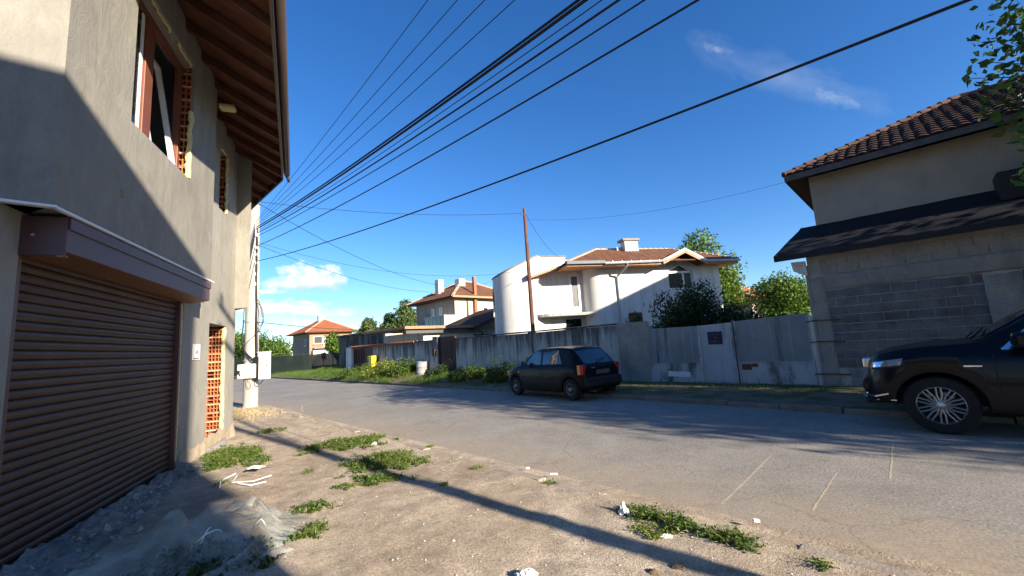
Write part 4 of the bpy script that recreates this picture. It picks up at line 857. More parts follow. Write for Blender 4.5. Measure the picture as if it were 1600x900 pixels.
def win(B, x0, x1, z0, z1, y=0, side=None, fr=.07):
    m = MB(); g = MB()
    bx = (lambda M_, a, b, c, d, e, f: M_.box(a, b, c, d, e, f)) if side is None else (lambda M_, a, b, c, d, e, f: M_.box(c + side, d + side, a, b, e, f))
    for a in ((x0, x0 + fr, z0, z1), (x1 - fr, x1, z0, z1), (x0 + fr, x1 - fr, z0, z0 + fr), (x0 + fr, x1 - fr, z1 - fr, z1)): bx(m, a[0], a[1], y - .05, y - .003, a[2], a[3])
    bx(m, x0 - .08, x1 + .08, y - .09, y - .003, z0 - .07, z0 - .003)
    w = m.build('window', M['pvc_white'], B); bx(g, x0 + fr, x1 - fr, y - .03, y - .006, z0 + fr, z1 - fr); g.build('pane', M['glass_dark'], w); return w
def cream(B, rf, ze, rise, sx, sy):
    win(B, 3.1, 3.75, 4.35, 5.15)
    win(B, 2.0, 2.35, 4.6, 5.3, 0, 0); win(B, 3.3, 3.65, 4.5, 5.3, 0, 0)
    m = MB(); m.box(-1.15, .0, -.02, 3.2, 3.0, 3.2); m.box(-1.15, 0, -.02, .08, 3.2, 4.35); m.box(-1.2, .0, -.05, 3.2, 4.35, 4.43); m.box(-1.15, -1.09, .08, 3.1, 3.2, 3.45); b = m.build('enclosed_balcony', M['white_paint'], B)
    for k in range(5):
        m = MB(); m.box(-1.15, -1.1, .1 + k * .62, .15 + k * .62, 3.45, 4.35); m.build('balcony_mullion', M['pvc_white'], b)
    m = MB(); m.box(-1.12, -1.1, .15, 3.1, 3.45, 4.35); m.build('pane', M['glass'], b)
    m = MB(); m.box(2.0, 2.28, -.3, -.05, 0, 7.9); o = m.build('flue_pipe', mat('orange_brick_flue', (.33, .12, .06), (.42, .17, .09), 5, .8, .2), B); o['label'] = 'tall orange flue up the sunlit wall'
    m = MB(); m.tube([(1.35, -.08, 0), (1.35, -.08, ze)], .07, 8); m.build('downpipe', M['gutter'], B)
    for x, y, h, w in ((2.3, 2.2, .95, .35), (.9, 3.6, 1.0, .3)):
        m = MB(); zb = ze + .3; m.box(x - w, x + w, y - w, y + w, zb, ze + rise + h - .85); c = m.build('chimney', M['white_paint'], rf)
    q = MB(); q.box(-.62, sx + .6, -.66, -.6, ze - .04, ze + .12); q.build('gutter', M['wood_orange'], rf)
hip_house('cream_house', 'cream rendered house with white corner balcony and orange flue beyond the annex', (-5.06, 36, 0), 43.8, 7.4, 6.4, 5.95, 2.0, .6, M['beige'], M['house_render'], M['tile_brown'], cream)
def far_red(B, rf, ze, rise, sx, sy):
    m = MB(); m.box(.5, 5.2, -.9, 0, 3.0, 3.15); b = m.build('balcony', M['grey_wall'], B)
    m = MB()
    for k in range(14): m.box(.52 + k * .35, .55 + k * .35, -.88, -.85, 3.15, 3.95)
    m.box(.5, 5.2, -.9, -.84, 3.95, 4.0); m.build('railing', M['rust'], b)
    win(B, .7, 2.2, 3.9, 5.2); win(B, 4.0, 5.0, 4.1, 5.2); win(B, 2.4, 3.4, 3.2, 5.1)
    m = MB(); m.box(2.5, 3.3, -.06, -.02, 3.2, 5.1); m.build('balcony_door', M['white_paint'], B)
    m = MB(); m.box(.3, 4.4, -1.0, 0, .0, 2.7); m.build('white_porch', M['white_paint'], B); win(B, 1.6, 2.6, 1.0, 2.3, -1.0)
    win(B, 2.0, 2.8, 3.6, 4.8, 0, 0); m = MB(); m.box(2.9, 3.9, 3.9, 4.7, ze + rise - .8, ze + rise + .75); c = m.build('chimney', M['white_paint'], rf)
hip_house('red_roof_house', 'tan brick house with bright red hip roof and balcony at the far end', (-36.4, 74, .0), 43.8, 7.6, 9.5, 5.9, 2.6, .9, M['brickish'], M['grey_wall'], M['tile_red'], far_red)
def MB_ch(rf, z):
    m = MB(); m.box(2.4, 3.2, 2.6, 3.4, z - 1.6, z + .3); m.build('chimney', M['white_paint'], rf)
hip_house('far_house', 'far house showing only an orange roof among the green trees', (-31.5, 92, 0), 43.8, 9, 8, 5.0, 2.6, .7, M['beige'], M['grey_wall'], M['tile_red'], lambda *a: None)
hip_house('distant_house', 'house with an orange roof just left of the cream house', (-17.3, 72, 0), 43.8, 9, 8, 6.6, 2.2, .7, M['white_paint'], M['grey_wall'], M['tile_red'], lambda B, rf, ze, rise, sx, sy: MB_ch(rf, ze + rise))

hip_house('corner_house', 'red-tiled house glimpsed behind the concrete pole at far left', (-62, 78, 0), 43.8, 9, 9, 5.6, 2.6, .8, M['beige'], M['grey_wall'], M['tile_red'], lambda *a: None)
hip_house('yard_house', 'pinkish grey house with orange roof glimpsed left of the round tree', (18.9, 33.0, 0), 43.8, 9, 8, 3.9, 2.4, .5, mat('pinkish_render', (.34, .27, .23), (.42, .34, .29), 1, .95, .3), M['grey_wall'], M['tile_red'], lambda B, rf, ze, rise, sx, sy: MB_ch(rf, ze + rise))
# low outbuildings behind the far wall
A = thing('low_annex', 'low white annex with dark lean-to roof between the wall and cream house', 'outbuilding', (-5.6, 25.6, 0), 43.8)
m = MB(); m.box(0, 7.5, 0, .25, 0, 2.72); m.box(0, .25, .25, 5, 0, 2.72); m.box(2.6, 7.5, -.02, 0, 1.9, 2.5); m.build('wall', M['white_paint'], A)
m = MB(); m.box(-1.6, 3.4, -.6, 5.2, 2.9, 3.02); m.box(-1.6, 3.4, -.62, -.6, 2.86, 3.03); m.build('flat_roof', M['brickish'], A)
m = MB(); m.box(-1.4, 3.2, -.4, 0, 2.6, 2.88); m.build('roof_beam', M['wall_conc'], A)
m = MB(); m.extrude([(3.3, -.7, 2.72), (8.2, -.7, 4.4), (8.2, -.7, 4.55), (3.3, -.7, 2.86)], (0, 5.2, 0)); r_ = m.build('lean_to_roof', M['tile_old'], A)
m = MB(); m.extrude([(3.3, -.74, 2.66), (8.2, -.74, 4.34), (8.2, -.74, 4.5), (3.3, -.74, 2.8)], (0, .035, 0)); m.build('verge_board', M['rafter'], r_); m = MB(); m.extrude([(3.4, .0, 2.72), (8.1, .0, 4.36), (8.1, .0, 0), (3.4, .0, 0)], (0, .25, 0)); m.build('gable_wall', M['grey_wall'], A)
m = MB(); m.box(3.9, 5.6, -.03, .0, 1.9, 2.45); m.build('window', M['glass_dark'], A)
m = MB(); m.tube([(3.6, -.95, 2.7), (4.2, -.6, 2.45), (4.3, -.1, 2.0), (4.3, -.1, 0)], .05, 8); m.build('downpipe', M['brown_metal'], A)
S = thing('concrete_shed', 'flat-roofed blackened concrete shed with one sunlit patched brick side', 'shed', (-9.9, 32, 0), 43.8)
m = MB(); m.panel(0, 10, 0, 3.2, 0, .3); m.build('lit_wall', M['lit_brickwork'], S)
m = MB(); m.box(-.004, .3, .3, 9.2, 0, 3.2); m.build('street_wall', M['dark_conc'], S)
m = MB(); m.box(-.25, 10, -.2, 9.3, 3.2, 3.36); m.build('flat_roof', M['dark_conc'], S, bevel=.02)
for y in (1.6, 5.0):
    m = MB(); m.box(-.02, .0, y, y + .9, 2.3, 2.95); m.build('opening', M['interior'] if 0 else M['trim_black'], S)
m = MB(); m.box(6.4, 7.6, -.02, 0, 2.3, 2.75); m.build('opening', M['trim_black'], S)
C2 = thing('rusty_canopy', 'small rusty canopy roof on thin posts beside the patched shed', 'canopy', (-5.6, 29.6, 0), 43.8)
m = MB(); m.box(-1.2, 3.0, -.5, 2.2, 2.85, 2.95); m.build('canopy_roof', M['rust'], C2)
for x in (-.9, 2.7):
    m = MB(); m.box(x, x + .1, -.3, -.2, 0, 2.85); m.build('post', M['rust'], C2)
# unseen neighbours that throw the shade in the street (behind the viewer, and an added one behind the block house)
SA = math.radians(48); sdir = np.array([math.sin(SA), -math.cos(SA)]); udir = np.array([math.cos(SA), math.sin(SA)])
def uk(u, k): return udir * u + sdir * k
def shade_house(name, label, u0, u1, k0, k1, prof, wallm, roofm, ov):
    o = uk(u0, k0); B = thing(name, label, 'house', (o[0], o[1], 0), math.degrees(math.atan2(udir[1], udir[0])))   # x = u, y = away from sun
    Lk = k1 - k0; m = MB(); m.box(0, u1 - u0, -Lk, 0, 0, prof[0][1] - .1); m.build('wall', wallm, B)
    q = MB(); P = [(u - u0, 0, z) for u, z in prof]; q.extrude([(x, ov, z) for x, _, z in P] + [(P[-1][0], ov, P[-1][2] - .25), (P[0][0], ov, P[0][2] - .25)], (0, -Lk - 2 * ov, 0)); q.build('roof', roofm, B)
    for x in (1.2, 4.2):
        win(B, x, x + 1.2, 1.0, 2.3, 0); 
    return B
# ================================================================== CARS (local: x forward, y left, z up; origin on the ground at mid wheelbase)
def pchip(xs, ys):
    xs, ys = np.array(xs, float), np.array(ys, float); h = np.diff(xs); d = np.diff(ys) / h; m = np.zeros(len(xs))
    for i in range(1, len(xs) - 1): m[i] = 0 if d[i - 1] * d[i] <= 0 else 2 * d[i - 1] * d[i] / (d[i - 1] + d[i])
    m[0], m[-1] = d[0], d[-1]
    def f(x):
        x = min(max(x, xs[0]), xs[-1]); i = min(int(np.searchsorted(xs, x, 'right')) - 1, len(h) - 1); i = max(i, 0); t = (x - xs[i]) / h[i]
        return (2 * t ** 3 - 3 * t * t + 1) * ys[i] + (t ** 3 - 2 * t * t + t) * h[i] * m[i] + (-2 * t ** 3 + 3 * t * t) * ys[i + 1] + (t ** 3 - t * t) * h[i] * m[i + 1]
    return f
def car(T, paint, top, belt, sill, half, topw, wheels, wr, arch, x0, x1, step=.035):
    ft, fb, fs, fh, fw = pchip(*top), pchip(*belt), pchip(*sill), pchip(*half), pchip(*topw)
    def ring(x):
        zt, zs, w, tw = ft(x), fs(x), fh(x), fw(x); zb = min(fb(x), zt - .02); za = zs
        for xw in wheels:
            d = arch ** 2 - (x - xw) ** 2
            if d > 0: za = max(za, wr + math.sqrt(d) * 1.0 - .02)
        za = min(za, zb - .12); m_ = (za + zb) / 2; m_ = max(m_, za + .06)
        return [(w * .86, za), (w * .985, za + .012), (w, m_ * .6 + za * .4), (w * .995, m_ * .4 + zb * .6), (w * .965, zb - .03), (w * .935, zb), (w * .935 * .86 + tw * .14, zb + (zt - zb) * .16), (w * .935 * .14 + tw * .86 + .012 * min(1, (zt - zb) * 2), zb + (zt - zb) * .80), (tw * .93, zb + (zt - zb) * .935), (tw * .78, zt - .03 * min(1, (zt - zb) * 3)), (tw * .4, zt - .006), (0, zt)]
    xs = list(np.arange(x0, x1, step)) + [x1]; vs = []; n = None
    for x in xs:
        r = ring(x); pts = [(x, y, z) for y, z in r] + [(x, -y, z) for y, z in r[-2::-1]]; n = len(pts); vs += pts
    m = MB(); m.add(vs, [(i * n + k, i * n + k + 1, (i + 1) * n + k + 1, (i + 1) * n + k) for i in range(len(xs) - 1) for k in range(n - 1)])
    m.add(vs[:n], [tuple(range(n))]); m.add(vs[-n:], [tuple(range(n))])
    b = m.build('body', paint, T, smooth=True, angle=32)
    m = MB(); lo = min(fs(x) for x in xs); m.box(x0 + .15, x1 - .12, -fh(0) * .62, fh(0) * .62, lo + .03, ft(0) * .0 + .62)
    m.build('underbody', M['trim_black'], T)
    def side(x, z):          # half width of the glass house at height z
        w, tw, zt = fh(x), fw(x), ft(x); zb = min(fb(x), zt - .02); t = (z - zb) / max(zt - zb, .05)
        P = ring(x); 
        for (ya, za), (yb, zb_) in zip(P[2:], P[3:]):
            if za <= z <= zb_ and zb_ > za: return ya + (yb - ya) * (z - za) / (zb_ - za)
        return P[8][0]
    def side_patch(name, q, sgn, mt, par, off=.006, nu=10, nv=5, thick=0):
        bl, br, tr, tl = q; m = MB()
        def fn(u, v):
            x = (bl[0] * (1 - u) + br[0] * u) * (1 - v) + (tl[0] * (1 - u) + tr[0] * u) * v; z = (bl[1] * (1 - u) + br[1] * u) * (1 - v) + (tl[1] * (1 - u) + tr[1] * u) * v
            return (x, sgn * (side(x, z) + off), z)
        m.grid(fn, nu, nv); return m.build(name, mt, par, smooth=True, fix=False)
    def top_patch(name, xa, xb, fa, fb_, mt, par, off=.006, nu=10, nv=10):   # spans the width, xa..xb along
        m = MB()
        def fn(u, v):
            x = xa + (xb - xa) * u; r = ring(x); pts = [(y, z) for y, z in r[6:]] ; k = fa + (fb_ - fa) * u; yy = (v * 2 - 1) * pts[1][0] * k; ay = abs(yy)
            z = None
            for (ya, za), (yb, zb_) in zip(pts, pts[1:]):
                if yb <= ay <= ya: z = zb_ + (za - zb_) * (ay - yb) / max(ya - yb, 1e-6)
            if z is None: z = pts[-1][1]
            return (x, yy, z + off)
        m.grid(fn, nu, nv); return m.build(name, mt, par, smooth=True, fix=False)
    return b, ring, side, side_patch, top_patch
def wheel(T, x, y, r, w, kind, spokes=5):
    s = 1 if y > 0 else -1; W = thing('wheel', None, None, (x, y, r)); W.parent = T; rr = r * (.66 if kind == 'alloy' else .60)
    m = MB(); m.lathe([(rr, -w / 2), (r * .93, -w / 2), (r * .985, -w * .4), (r, -w * .2), (r, w * .2), (r * .985, w * .4), (r * .93, w / 2), (rr, w / 2), (rr * .97, w * .3), (rr * .97, -w * .3), (rr, -w / 2)], 40, 'y')
    m.build('tyre', M['tyre'], W, smooth=True)
    m = MB(); yo = s * w * .42
    if kind == 'alloy':
        m.lathe([(rr * 1.0, yo + s * .012), (rr * .95, yo + s * .02), (rr * .93, yo), (rr * .93, -s * w * .3)], 40, 'y')
        for k in range(spokes):
            a = 2 * math.pi * k / spokes
            for da in (-.17, .17):
                p = [(.055 * math.cos(a + da * 1.6), yo + s * .005, .055 * math.sin(a + da * 1.6)), (rr * .5 * math.cos(a + da * .75), yo + s * .012, rr * .5 * math.sin(a + da * .75)), (rr * .95 * math.cos(a + da * 1.25), yo + s * .008, rr * .95 * math.sin(a + da * 1.25))]
                m.tube(p, [.017, .012, .012], 5)
        m.lathe([(0, yo + s * .02), (.035, yo + s * .02), (.06, yo + s * .008), (.065, yo - s * .02)], 20, 'y'); m.build('rim', M['alloy'], W, smooth=True)
        m = MB(); m.lathe([(0, yo - s * .07), (rr * .62, yo - s * .07), (rr * .62, yo - s * .09)], 30, 'y'); m.lathe([(0, yo - s * .1), (rr * .93, yo - s * .1)], 30, 'y'); m.build('brake_disc', M['trim_black'], W)
        m = MB()
        for a in (.9, 1.9, 2.4): m.box(rr * .62 * math.cos(a) - .025, rr * .62 * math.cos(a) + .025, min(yo - s * .07, yo - s * .045), max(yo - s * .07, yo - s * .045), rr * .62 * math.sin(a) - .02, rr * .62 * math.sin(a) + .02)
        m.build('brake_caliper', M['pole_conc'], W)
    else:
        m.lathe([(rr * 1.0, yo + s * .004), (rr * .93, yo + s * .012), (rr * .86, yo - s * .01), (rr * .8, yo - s * .035)], 36, 'y'); m.lathe([(0, yo + s * .03), (.045, yo + s * .028), (.06, yo + s * .01), (.065, yo - s * .03)], 24, 'y'); m.build('rim', M['steelwheel'], W, smooth=True)
        m = MB(); m.lathe([(0, yo - s * .03), (rr * .83, yo - s * .036)], 30, 'y'); m.build('wheel_disc', M['trim_black'], W)
        m = MB()
        for k in range(10):
            a = 2 * math.pi * k / 10; m.tube([(.1 * math.cos(a), yo - s * .02, .1 * math.sin(a)), (rr * .78 * math.cos(a), yo - s * .022, rr * .78 * math.sin(a))], .009, 5)
        m.build('wheel_ribs', M['steelwheel'], W)
    return W
def hatchback():
    # front wheel contact (-.05,13.41), rear (1.47,11.37) on its left side
    f, r = np.array([-.03, 13.45]), np.array([1.47, 11.42]); d = (f - r) / np.linalg.norm(f - r); left = np.array([-d[1], d[0]]); c = (f + r) / 2 - left * .70
    T = thing('black_hatchback', 'small old black hatchback parked on the far verge with orange tail lamps', 'car', (c[0], c[1], .02), math.degrees(math.atan2(d[1], d[0])))
    wb = 1.22
    b, ring, side, sp, tp = car(T, M['car_black'],
        ((-1.74, -1.71, -1.65, -1.56, -1.28, -1.12, -.6, .0, .42, .72, 1.06, 1.5, 1.74, 1.86, 1.9), (.42, .70, .88, .98, 1.30, 1.395, 1.43, 1.42, 1.34, 1.16, .93, .87, .76, .60, .42)),
        ((-1.9, -1.5, 0, .9, 1.5, 1.9), (.86, .93, .91, .88, .80, .56)),
        ((-1.74, -1.55, -.9, .9, 1.7, 1.9), (.36, .28, .2, .2, .25, .32)),
        ((-1.74, -1.62, -1.3, 0, 1.2, 1.6, 1.8, 1.9), (.64, .73, .78, .80, .79, .74, .62, .5)),
        ((-1.74, -1.55, -1.1, 0, .45, .8, 1.06, 1.5, 1.9), (.55, .6, .60, .62, .60, .63, .68, .62, .42)),
        (wb, -wb), .285, .33, -1.74, 1.9)
    for s in (1, -1):
        w = sp('front_window', ((-.02, .94), (.74, .93), (.40, 1.27), (-.02, 1.34)), s, M['glass_dark'], T); sp('rear_window', ((-.92, .96), (-.1, .94), (-.1, 1.345), (-.72, 1.335)), s, M['glass_dark'], T)
        sp('rear_quarter_seal', ((-.96, .93), (-.93, .93), (-.73, 1.36), (-.76, 1.36)), s, M['trim_black'], T, .008, 2, 5)
        sp('side_moulding', ((-.85, .52), (.82, .52), (.82, .57), (-.85, .57)), s, M['trim_black'], T, .012, 14, 2)
        sp('door_handle', ((-.0, .81), (.14, .81), (.14, .845), (-.0, .845)), s, M['trim_black'], T, .016, 4, 2)
        sp('door_seam', ((-.07, .3), (-.055, .3), (-.055, .93), (-.07, .93)), s, M['trim_black'], T, .004, 1, 8)
        sp('fuel_seam', ((.80, .42), (.812, .42), (.78, .92), (.768, .92)), s, M['trim_black'], T, .004, 1, 8)
        # tail lamp wraps the corner
        m = MB(); m.box(-1.685, -1.53, .58 if s > 0 else -.755, .755 if s > 0 else -.58, .66, .93); l = m.build('tail_lamp', M['redlens'], T, bevel=.035)
        m = MB(); m.box(-1.62, -1.515, .68 if s > 0 else -.765, .765 if s > 0 else -.68, .665, .925); m.build('turn_lamp', M['amber'], l, bevel=.02)
        m = MB(); m.box(1.60, 1.80, .43 if s > 0 else -.69, .69 if s > 0 else -.43, .58, .74); l = m.build('headlamp', M['lens'], T, bevel=.04); m = MB(); m.box(1.60, 1.70, .62 if s > 0 else -.735, .735 if s > 0 else -.62, .59, .72); m.build('front_turn_lamp', M['amber'], l, bevel=.025)
        sp('side_turn_lamp', ((.98, .70), (1.05, .70), (1.05, .74), (.98, .74)), s, M['amber'], T, .008, 2, 2)
        m = MB(); m.box(.52, .66, s * .80 if s > 0 else -.96, .96 if s > 0 else -.80, .93, 1.05); mi = m.build('wing_mirror', M['car_black'], T, bevel=.03); m = MB(); m.box(.513, .52, .83 if s > 0 else -.945, .945 if s > 0 else -.83, .945, 1.035); m.build('mirror_glass', M['chrome'], mi)
    tp('windscreen', .96, .46, .9, .9, M['glass_dark'], T); tp('rear_window', -1.60, -1.27, .86, .88, M['glass_dark'], T, .008)
    m = MB(); m.box(-1.80, -1.62, -.69, .69, .34, .60); o = m.build('rear_bumper', M['trim_black'], T, bevel=.06); m = MB(); m.box(1.78, 1.95, -.6, .6, .26, .52); m.build('front_bumper', M['trim_black'], T, bevel=.06)
    m = MB(); m.box(-1.735, -1.72, -.26, .26, .66, .77); m.build('number_plate', M['frame_steel'], T); m = MB(); m.box(-1.715, -1.69, .28, .42, .82, .85); m.build('tailgate_handle', M['chrome'], T)
    m = MB(); m.tube([(-1.15, 0, 1.39), (-1.19, 0, 1.45), (-1.42, 0, 1.72)], [.012, .008, .004], 6); m.build('aerial', M['trim_black'], T)
    m = MB(); m.tube([(-1.6, .42, .24), (-1.79, .42, .23)], .03, 8); m.build('exhaust', M['rust'], T)
    m = MB(); m.tube([(-1.66, .1, .95), (-1.62, .1, 1.02), (-1.53, -.35, 1.07)], .009, 5); m.build('rear_wiper', M['trim_black'], T)
    for x in (wb, -wb):
        for y in (.70, -.70): wheel(T, x, y, .285, .17, 'steel')
hatchback()
def suv():
    wc = np.array([5.93, 6.08]); ang = R(136); d = np.array([math.cos(ang), math.sin(ang)]); left = np.array([-d[1], d[0]]); wb = 1.457
    c = wc - d * wb - left * .80
    T = thing('dark_suv', 'large dark navy sports utility car with multi-spoke alloy wheels parked by the block house', 'car', (c[0], c[1], 0), 136)
    b, ring, side, sp, tp = car(T, M['suv_paint'],
        ((-2.45, -2.4, -2.2, -1.95, -1.6, -.8, 0, .35, .75, 1.05, 1.5, 1.9, 2.08, 2.17, 2.23), (.6, 1.1, 1.35, 1.62, 1.74, 1.80, 1.78, 1.70, 1.44, 1.25, 1.215, 1.15, 1.09, 1.01, .6)),
        ((-2.45, -2, 0, .9, 1.6, 2.0, 2.23), (1.05, 1.14, 1.13, 1.13, 1.10, 1.02, .72)),
        ((-2.45, -2, -1, 1, 1.95, 2.23), (.5, .38, .32, .32, .38, .44)),
        ((-2.45, -2.2, -1.6, 0, 1.45, 1.85, 2.05, 2.17, 2.23), (.8, .9, .965, .97, .97, .94, .88, .80, .70)),
        ((-2.45, -2, -1, 0, .4, .8, 1.05, 1.6, 2.0, 2.23), (.66, .7, .70, .69, .68, .72, .82, .82, .76, .6)),
        (wb, -wb), .39, .47, -2.45, 2.23)
    for s in (1, -1):
        sp('front_window', ((-.1, 1.18), (.72, 1.18), (.28, 1.6), (-.1, 1.68)), s, M['glass_dark'], T); sp('rear_window', ((-1.2, 1.18), (-.18, 1.18), (-.18, 1.68), (-1.1, 1.66)), s, M['glass_dark'], T); sp('quarter_window', ((-1.9, 1.2), (-1.28, 1.18), (-1.2, 1.61), (-1.75, 1.56)), s, M['glass_dark'], T)
        sp('window_chrome', ((-1.9, 1.135), (.80, 1.135), (.80, 1.16), (-1.9, 1.16)), s, M['chrome'], T, .01, 20, 1)
        sp('window_chrome', ((.72, 1.15), (.80, 1.15), (.33, 1.62), (.29, 1.62)), s, M['chrome'], T, .01, 2, 6)
        sp('sill_chrome', ((-.95, .385), (.93, .385), (.93, .405), (-.95, .405)), s, M['chrome'], T, .02, 14, 1)
        for xx in (.88, -.14): sp('door_seam', ((xx, .42), (xx + .012, .42), (xx + .012, 1.09), (xx, 1.09)), s, M['trim_black'], T, .004, 1, 8)
        sp('door_handle', ((.02, .96), (.22, .96), (.22, 1.0), (.02, 1.0)), s, M['suv_paint'], T, .03, 4, 2)
        sp('wing_badge', ((1.0, .92), (1.17, .92), (1.17, .938), (1.0, .938)), s, M['chrome'], T, .006, 4, 1)
        # arch lip
        m = MB(); P = []
        for k in range(19):
            a = math.pi * (-.02 + 1.04 * k / 18); x, z = wb + .475 * math.cos(a), .37 + .475 * math.sin(a); P.append((x, s * (side(x, max(z, .45)) - .004), z))
        m.tube(P, .022, 6); m.build('wheel_arch', M['suv_paint'], T, smooth=True)
        m = MB(); m.box(.5, .72, .95 if s > 0 else -1.16, 1.16 if s > 0 else -.95, 1.16, 1.36); mi = m.build('wing_mirror', M['suv_paint'], T, bevel=.05); m = MB(); m.box(.49, .5, .98 if s > 0 else -1.14, 1.14 if s > 0 else -.98, 1.18, 1.34); m.build('mirror_glass', M['chrome'], mi)
        # headlamp: wraps the front corner
        hl = sp('headlamp', ((1.80, .945), (2.12, .90), (2.12, .985), (1.76, 1.045)), s, M['lens'], T, .010, 10, 4)
        sp('lamp_chrome', ((1.97, .935), (2.11, .912), (2.11, .975), (1.95, 1.005)), s, M['chrome'], hl, .016, 6, 3); sp('lamp_seal', ((1.76, .925), (2.14, .875), (2.14, .9), (1.80, .947)), s, M['trim_black'], hl, .012, 8, 1)
        m = MB(); m.tube([(1.98, s * .90, .53), (2.14, s * .84, .48), (2.24, s * .66, .49), (2.26, s * .64, .60)], .018, 6); m.build('fog_surround', M['chrome'], T, smooth=True)
        m = MB(); m.lathe([(0, 2.22), (.05, 2.22), (.06, 2.16)], 16, 'x', (0, s * .64, .56)); m.build('fog_lamp', M['lens'], T)
    m = MB(); m.box(2.12, 2.25, -.62, .62, .88, 1.04); g = m.build('grille', M['chrome'], T, bevel=.02)
    for k in range(7):
        m = MB(); y = -.48 + .16 * k; m.box(2.24, 2.262, y - .045, y + .045, .895, 1.025); m.build('grille_slot', M['trim_black'], g)
    m = MB(); m.box(2.08, 2.28, -.72, .72, .5, .74); m.build('front_bumper', M['suv_paint'], T, bevel=.06); m = MB(); m.box(2.05, 2.27, -.70, .70, .36, .46); m.build('lower_lip', M['trim_black'], T, bevel=.03); m = MB(); m.tube([(1.9, .92, .44), (2.12, .82, .43), (2.28, .5, .43), (2.29, -.5, .43), (2.12, -.82, .43), (1.9, -.92, .44)], .013, 6); m.build('lip_chrome', M['chrome'], T)
    m = MB(); m.box(2.28, 2.29, -.26, .26, .56, .67); m.build('number_plate', M['white_litter'], T)
    tp('windscreen', 1.0, .40, .9, .9, M['glass_dark'], T); tp('rear_window', -2.3, -2.0, .8, .8, M['glass_dark'], T)
    m = MB(); m.tube([(1.02, .35, 1.28), (.9, .1, 1.37), (.84, -.3, 1.41)], .01, 5); m.tube([(1.03, -.2, 1.28), (.95, -.4, 1.34)], .01, 5); m.build('wiper', M['trim_black'], T)
    m = MB(); m.box(-2.5, -2.35, -.8, .8, .42, .7); m.build('rear_bumper', M['suv_paint'], T, bevel=.06)
    for s in (1, -1):
        m = MB(); m.box(-2.43, -2.25, .62 if s > 0 else -.9, .9 if s > 0 else -.62, .95, 1.2); m.build('tail_lamp', M['redlens'], T, bevel=.04)
    for x in (wb, -wb):
        for y in (.80, -.80): wheel(T, x, y, .39, .27, 'alloy', 10)
suv()
# ================================================================== GROUND, ROAD, KERBS  (street frame: x away along the near kerb, y towards the near side)
SR = 133.6; S0 = np.array([.16, 5.16]); sx_ = np.array([math.cos(R(SR)), math.sin(R(SR))]); sy_ = np.array([-sx_[1], sx_[0]])
def st2w(x, y): return S0 + sx_ * x + sy_ * y
def w2st(p): q = np.array(p[:2]) - S0; return q @ sx_, q @ sy_
def sobj(mb, name, m, smooth=True):
    o = mb.build(name, m, smooth=smooth, fix=False); o.location = (S0[0], S0[1], 0); o.rotation_euler = (0, 0, R(SR)); return o
m = MB(); m.quad((-500, -500, -.06), (500, -500, -.06), (500, 500, -.06), (-500, 500, -.06)); tag(m.build('ground', M['ground']), kind='structure')
# road polygon with a rounded street corner
m = MB(); near = [(-60, .0), (13.6, .0)] + [(13.6 + 2.2 * math.sin(R(a)), 2.2 - 2.2 * math.cos(R(a))) for a in range(15, 91, 15)] + [(17.5, 40)]
far = [(45, 40), (42, -4.6), (40, -6.4), (33, -6.3), (14, -6.2), (3, -6.1), (-2.5, -5.85), (-60, -5.6)]
m.add([(x, y, 0) for x, y in near + far], [tuple(range(len(near + far)))[::-1]]); tag(sobj(m, 'road', M['asphalt'], False), kind='structure')
def flat(o):
    for p in o.data.polygons:
        pass
# dirt sidewalk (near side): gentle bumps, meets the road at y = 0
m = MB()
def sw(u, v):
    x = -9 + 24.6 * u; y = -.28 + 6.5 * v ** 1.3
    if x > 13.2 and y < 2.4: y = max(y, 2.2 - math.sqrt(max(0, 2.2 ** 2 - min(2.2, x - 13.4) ** 2)) if x > 13.4 else y) 
    z = .035 * min(1, max(0, (y + .2) / .35)) + .02 * fbm(x * .9, y * .9) + .012 * fbm(x * 3.1, y * 3.1, 1, 4) + .006 * fbm(x * 9, y * 9, 1, 8)
    e = min(1, max(0, (y + .28) / .3)); return (x, y, .004 + (z + .012) * e if y < .3 else .02 + z)
m.grid(sw, 300, 110); tag(sobj(m, 'dirt_sidewalk', M['dirt']), kind='structure')
m = MB(); m.quad((-60, 0, -.002), (-9, 0, -.002), (-9, 30, -.002), (-60, 30, -.002)); m.quad((-9, 5.8, -.002), (17, 5.8, -.002), (17, 40, -.002), (-9, 40, -.002)); tag(sobj(m, 'yard_ground', M['dirt'], False), kind='structure')
def sidewalk_z(p):
    x, y = w2st(p); return .02 + .035 * min(1, max(0, (y + .2) / .35)) + .02 * fbm(x * .9, y * .9) + .012 * fbm(x * 3.1, y * 3.1, 1, 4)
# near kerb: low worn strip, broken in places
m = MB(); x = -8.5; rs = random.Random(9)
while x < 12.5:
    l = rs.uniform(.75, 1.0)
    if not (-2.6 < x < -1.6 or 1.3 < x + l < 1.9):
        dz = rs.uniform(-.012, .012); w = rs.uniform(-.02, .02)
        m.box(x, x + l - rs.uniform(.01, .05), -.02 + w, .115 + w, -.05, .05 + dz)
    x += l
o = sobj(m, 'near_kerb', M['kerb'], False); tag(o, kind='structure'); b = o.modifiers.new('bevel', 'BEVEL'); b.width = .018; b.segments = 2
m = MB(); x = -30
while x < 36:
    l = 1.0; yb = -5.85 - .25 * min(1, max(0, (x + 2.5) / 5.5)) - .1 * min(1, max(0, (x - 3) / 11)) - .1 * max(0, (x - 14) / 19); m.box(x, x + l - .02, yb - .13, yb + .0, -.05, .10 + rs.uniform(-.012, .012)); x += l
o = sobj(m, 'far_kerb', M['kerb_far'], False); tag(o, kind='structure'); b = o.modifiers.new('bevel', 'BEVEL'); b.width = .02; b.segments = 2
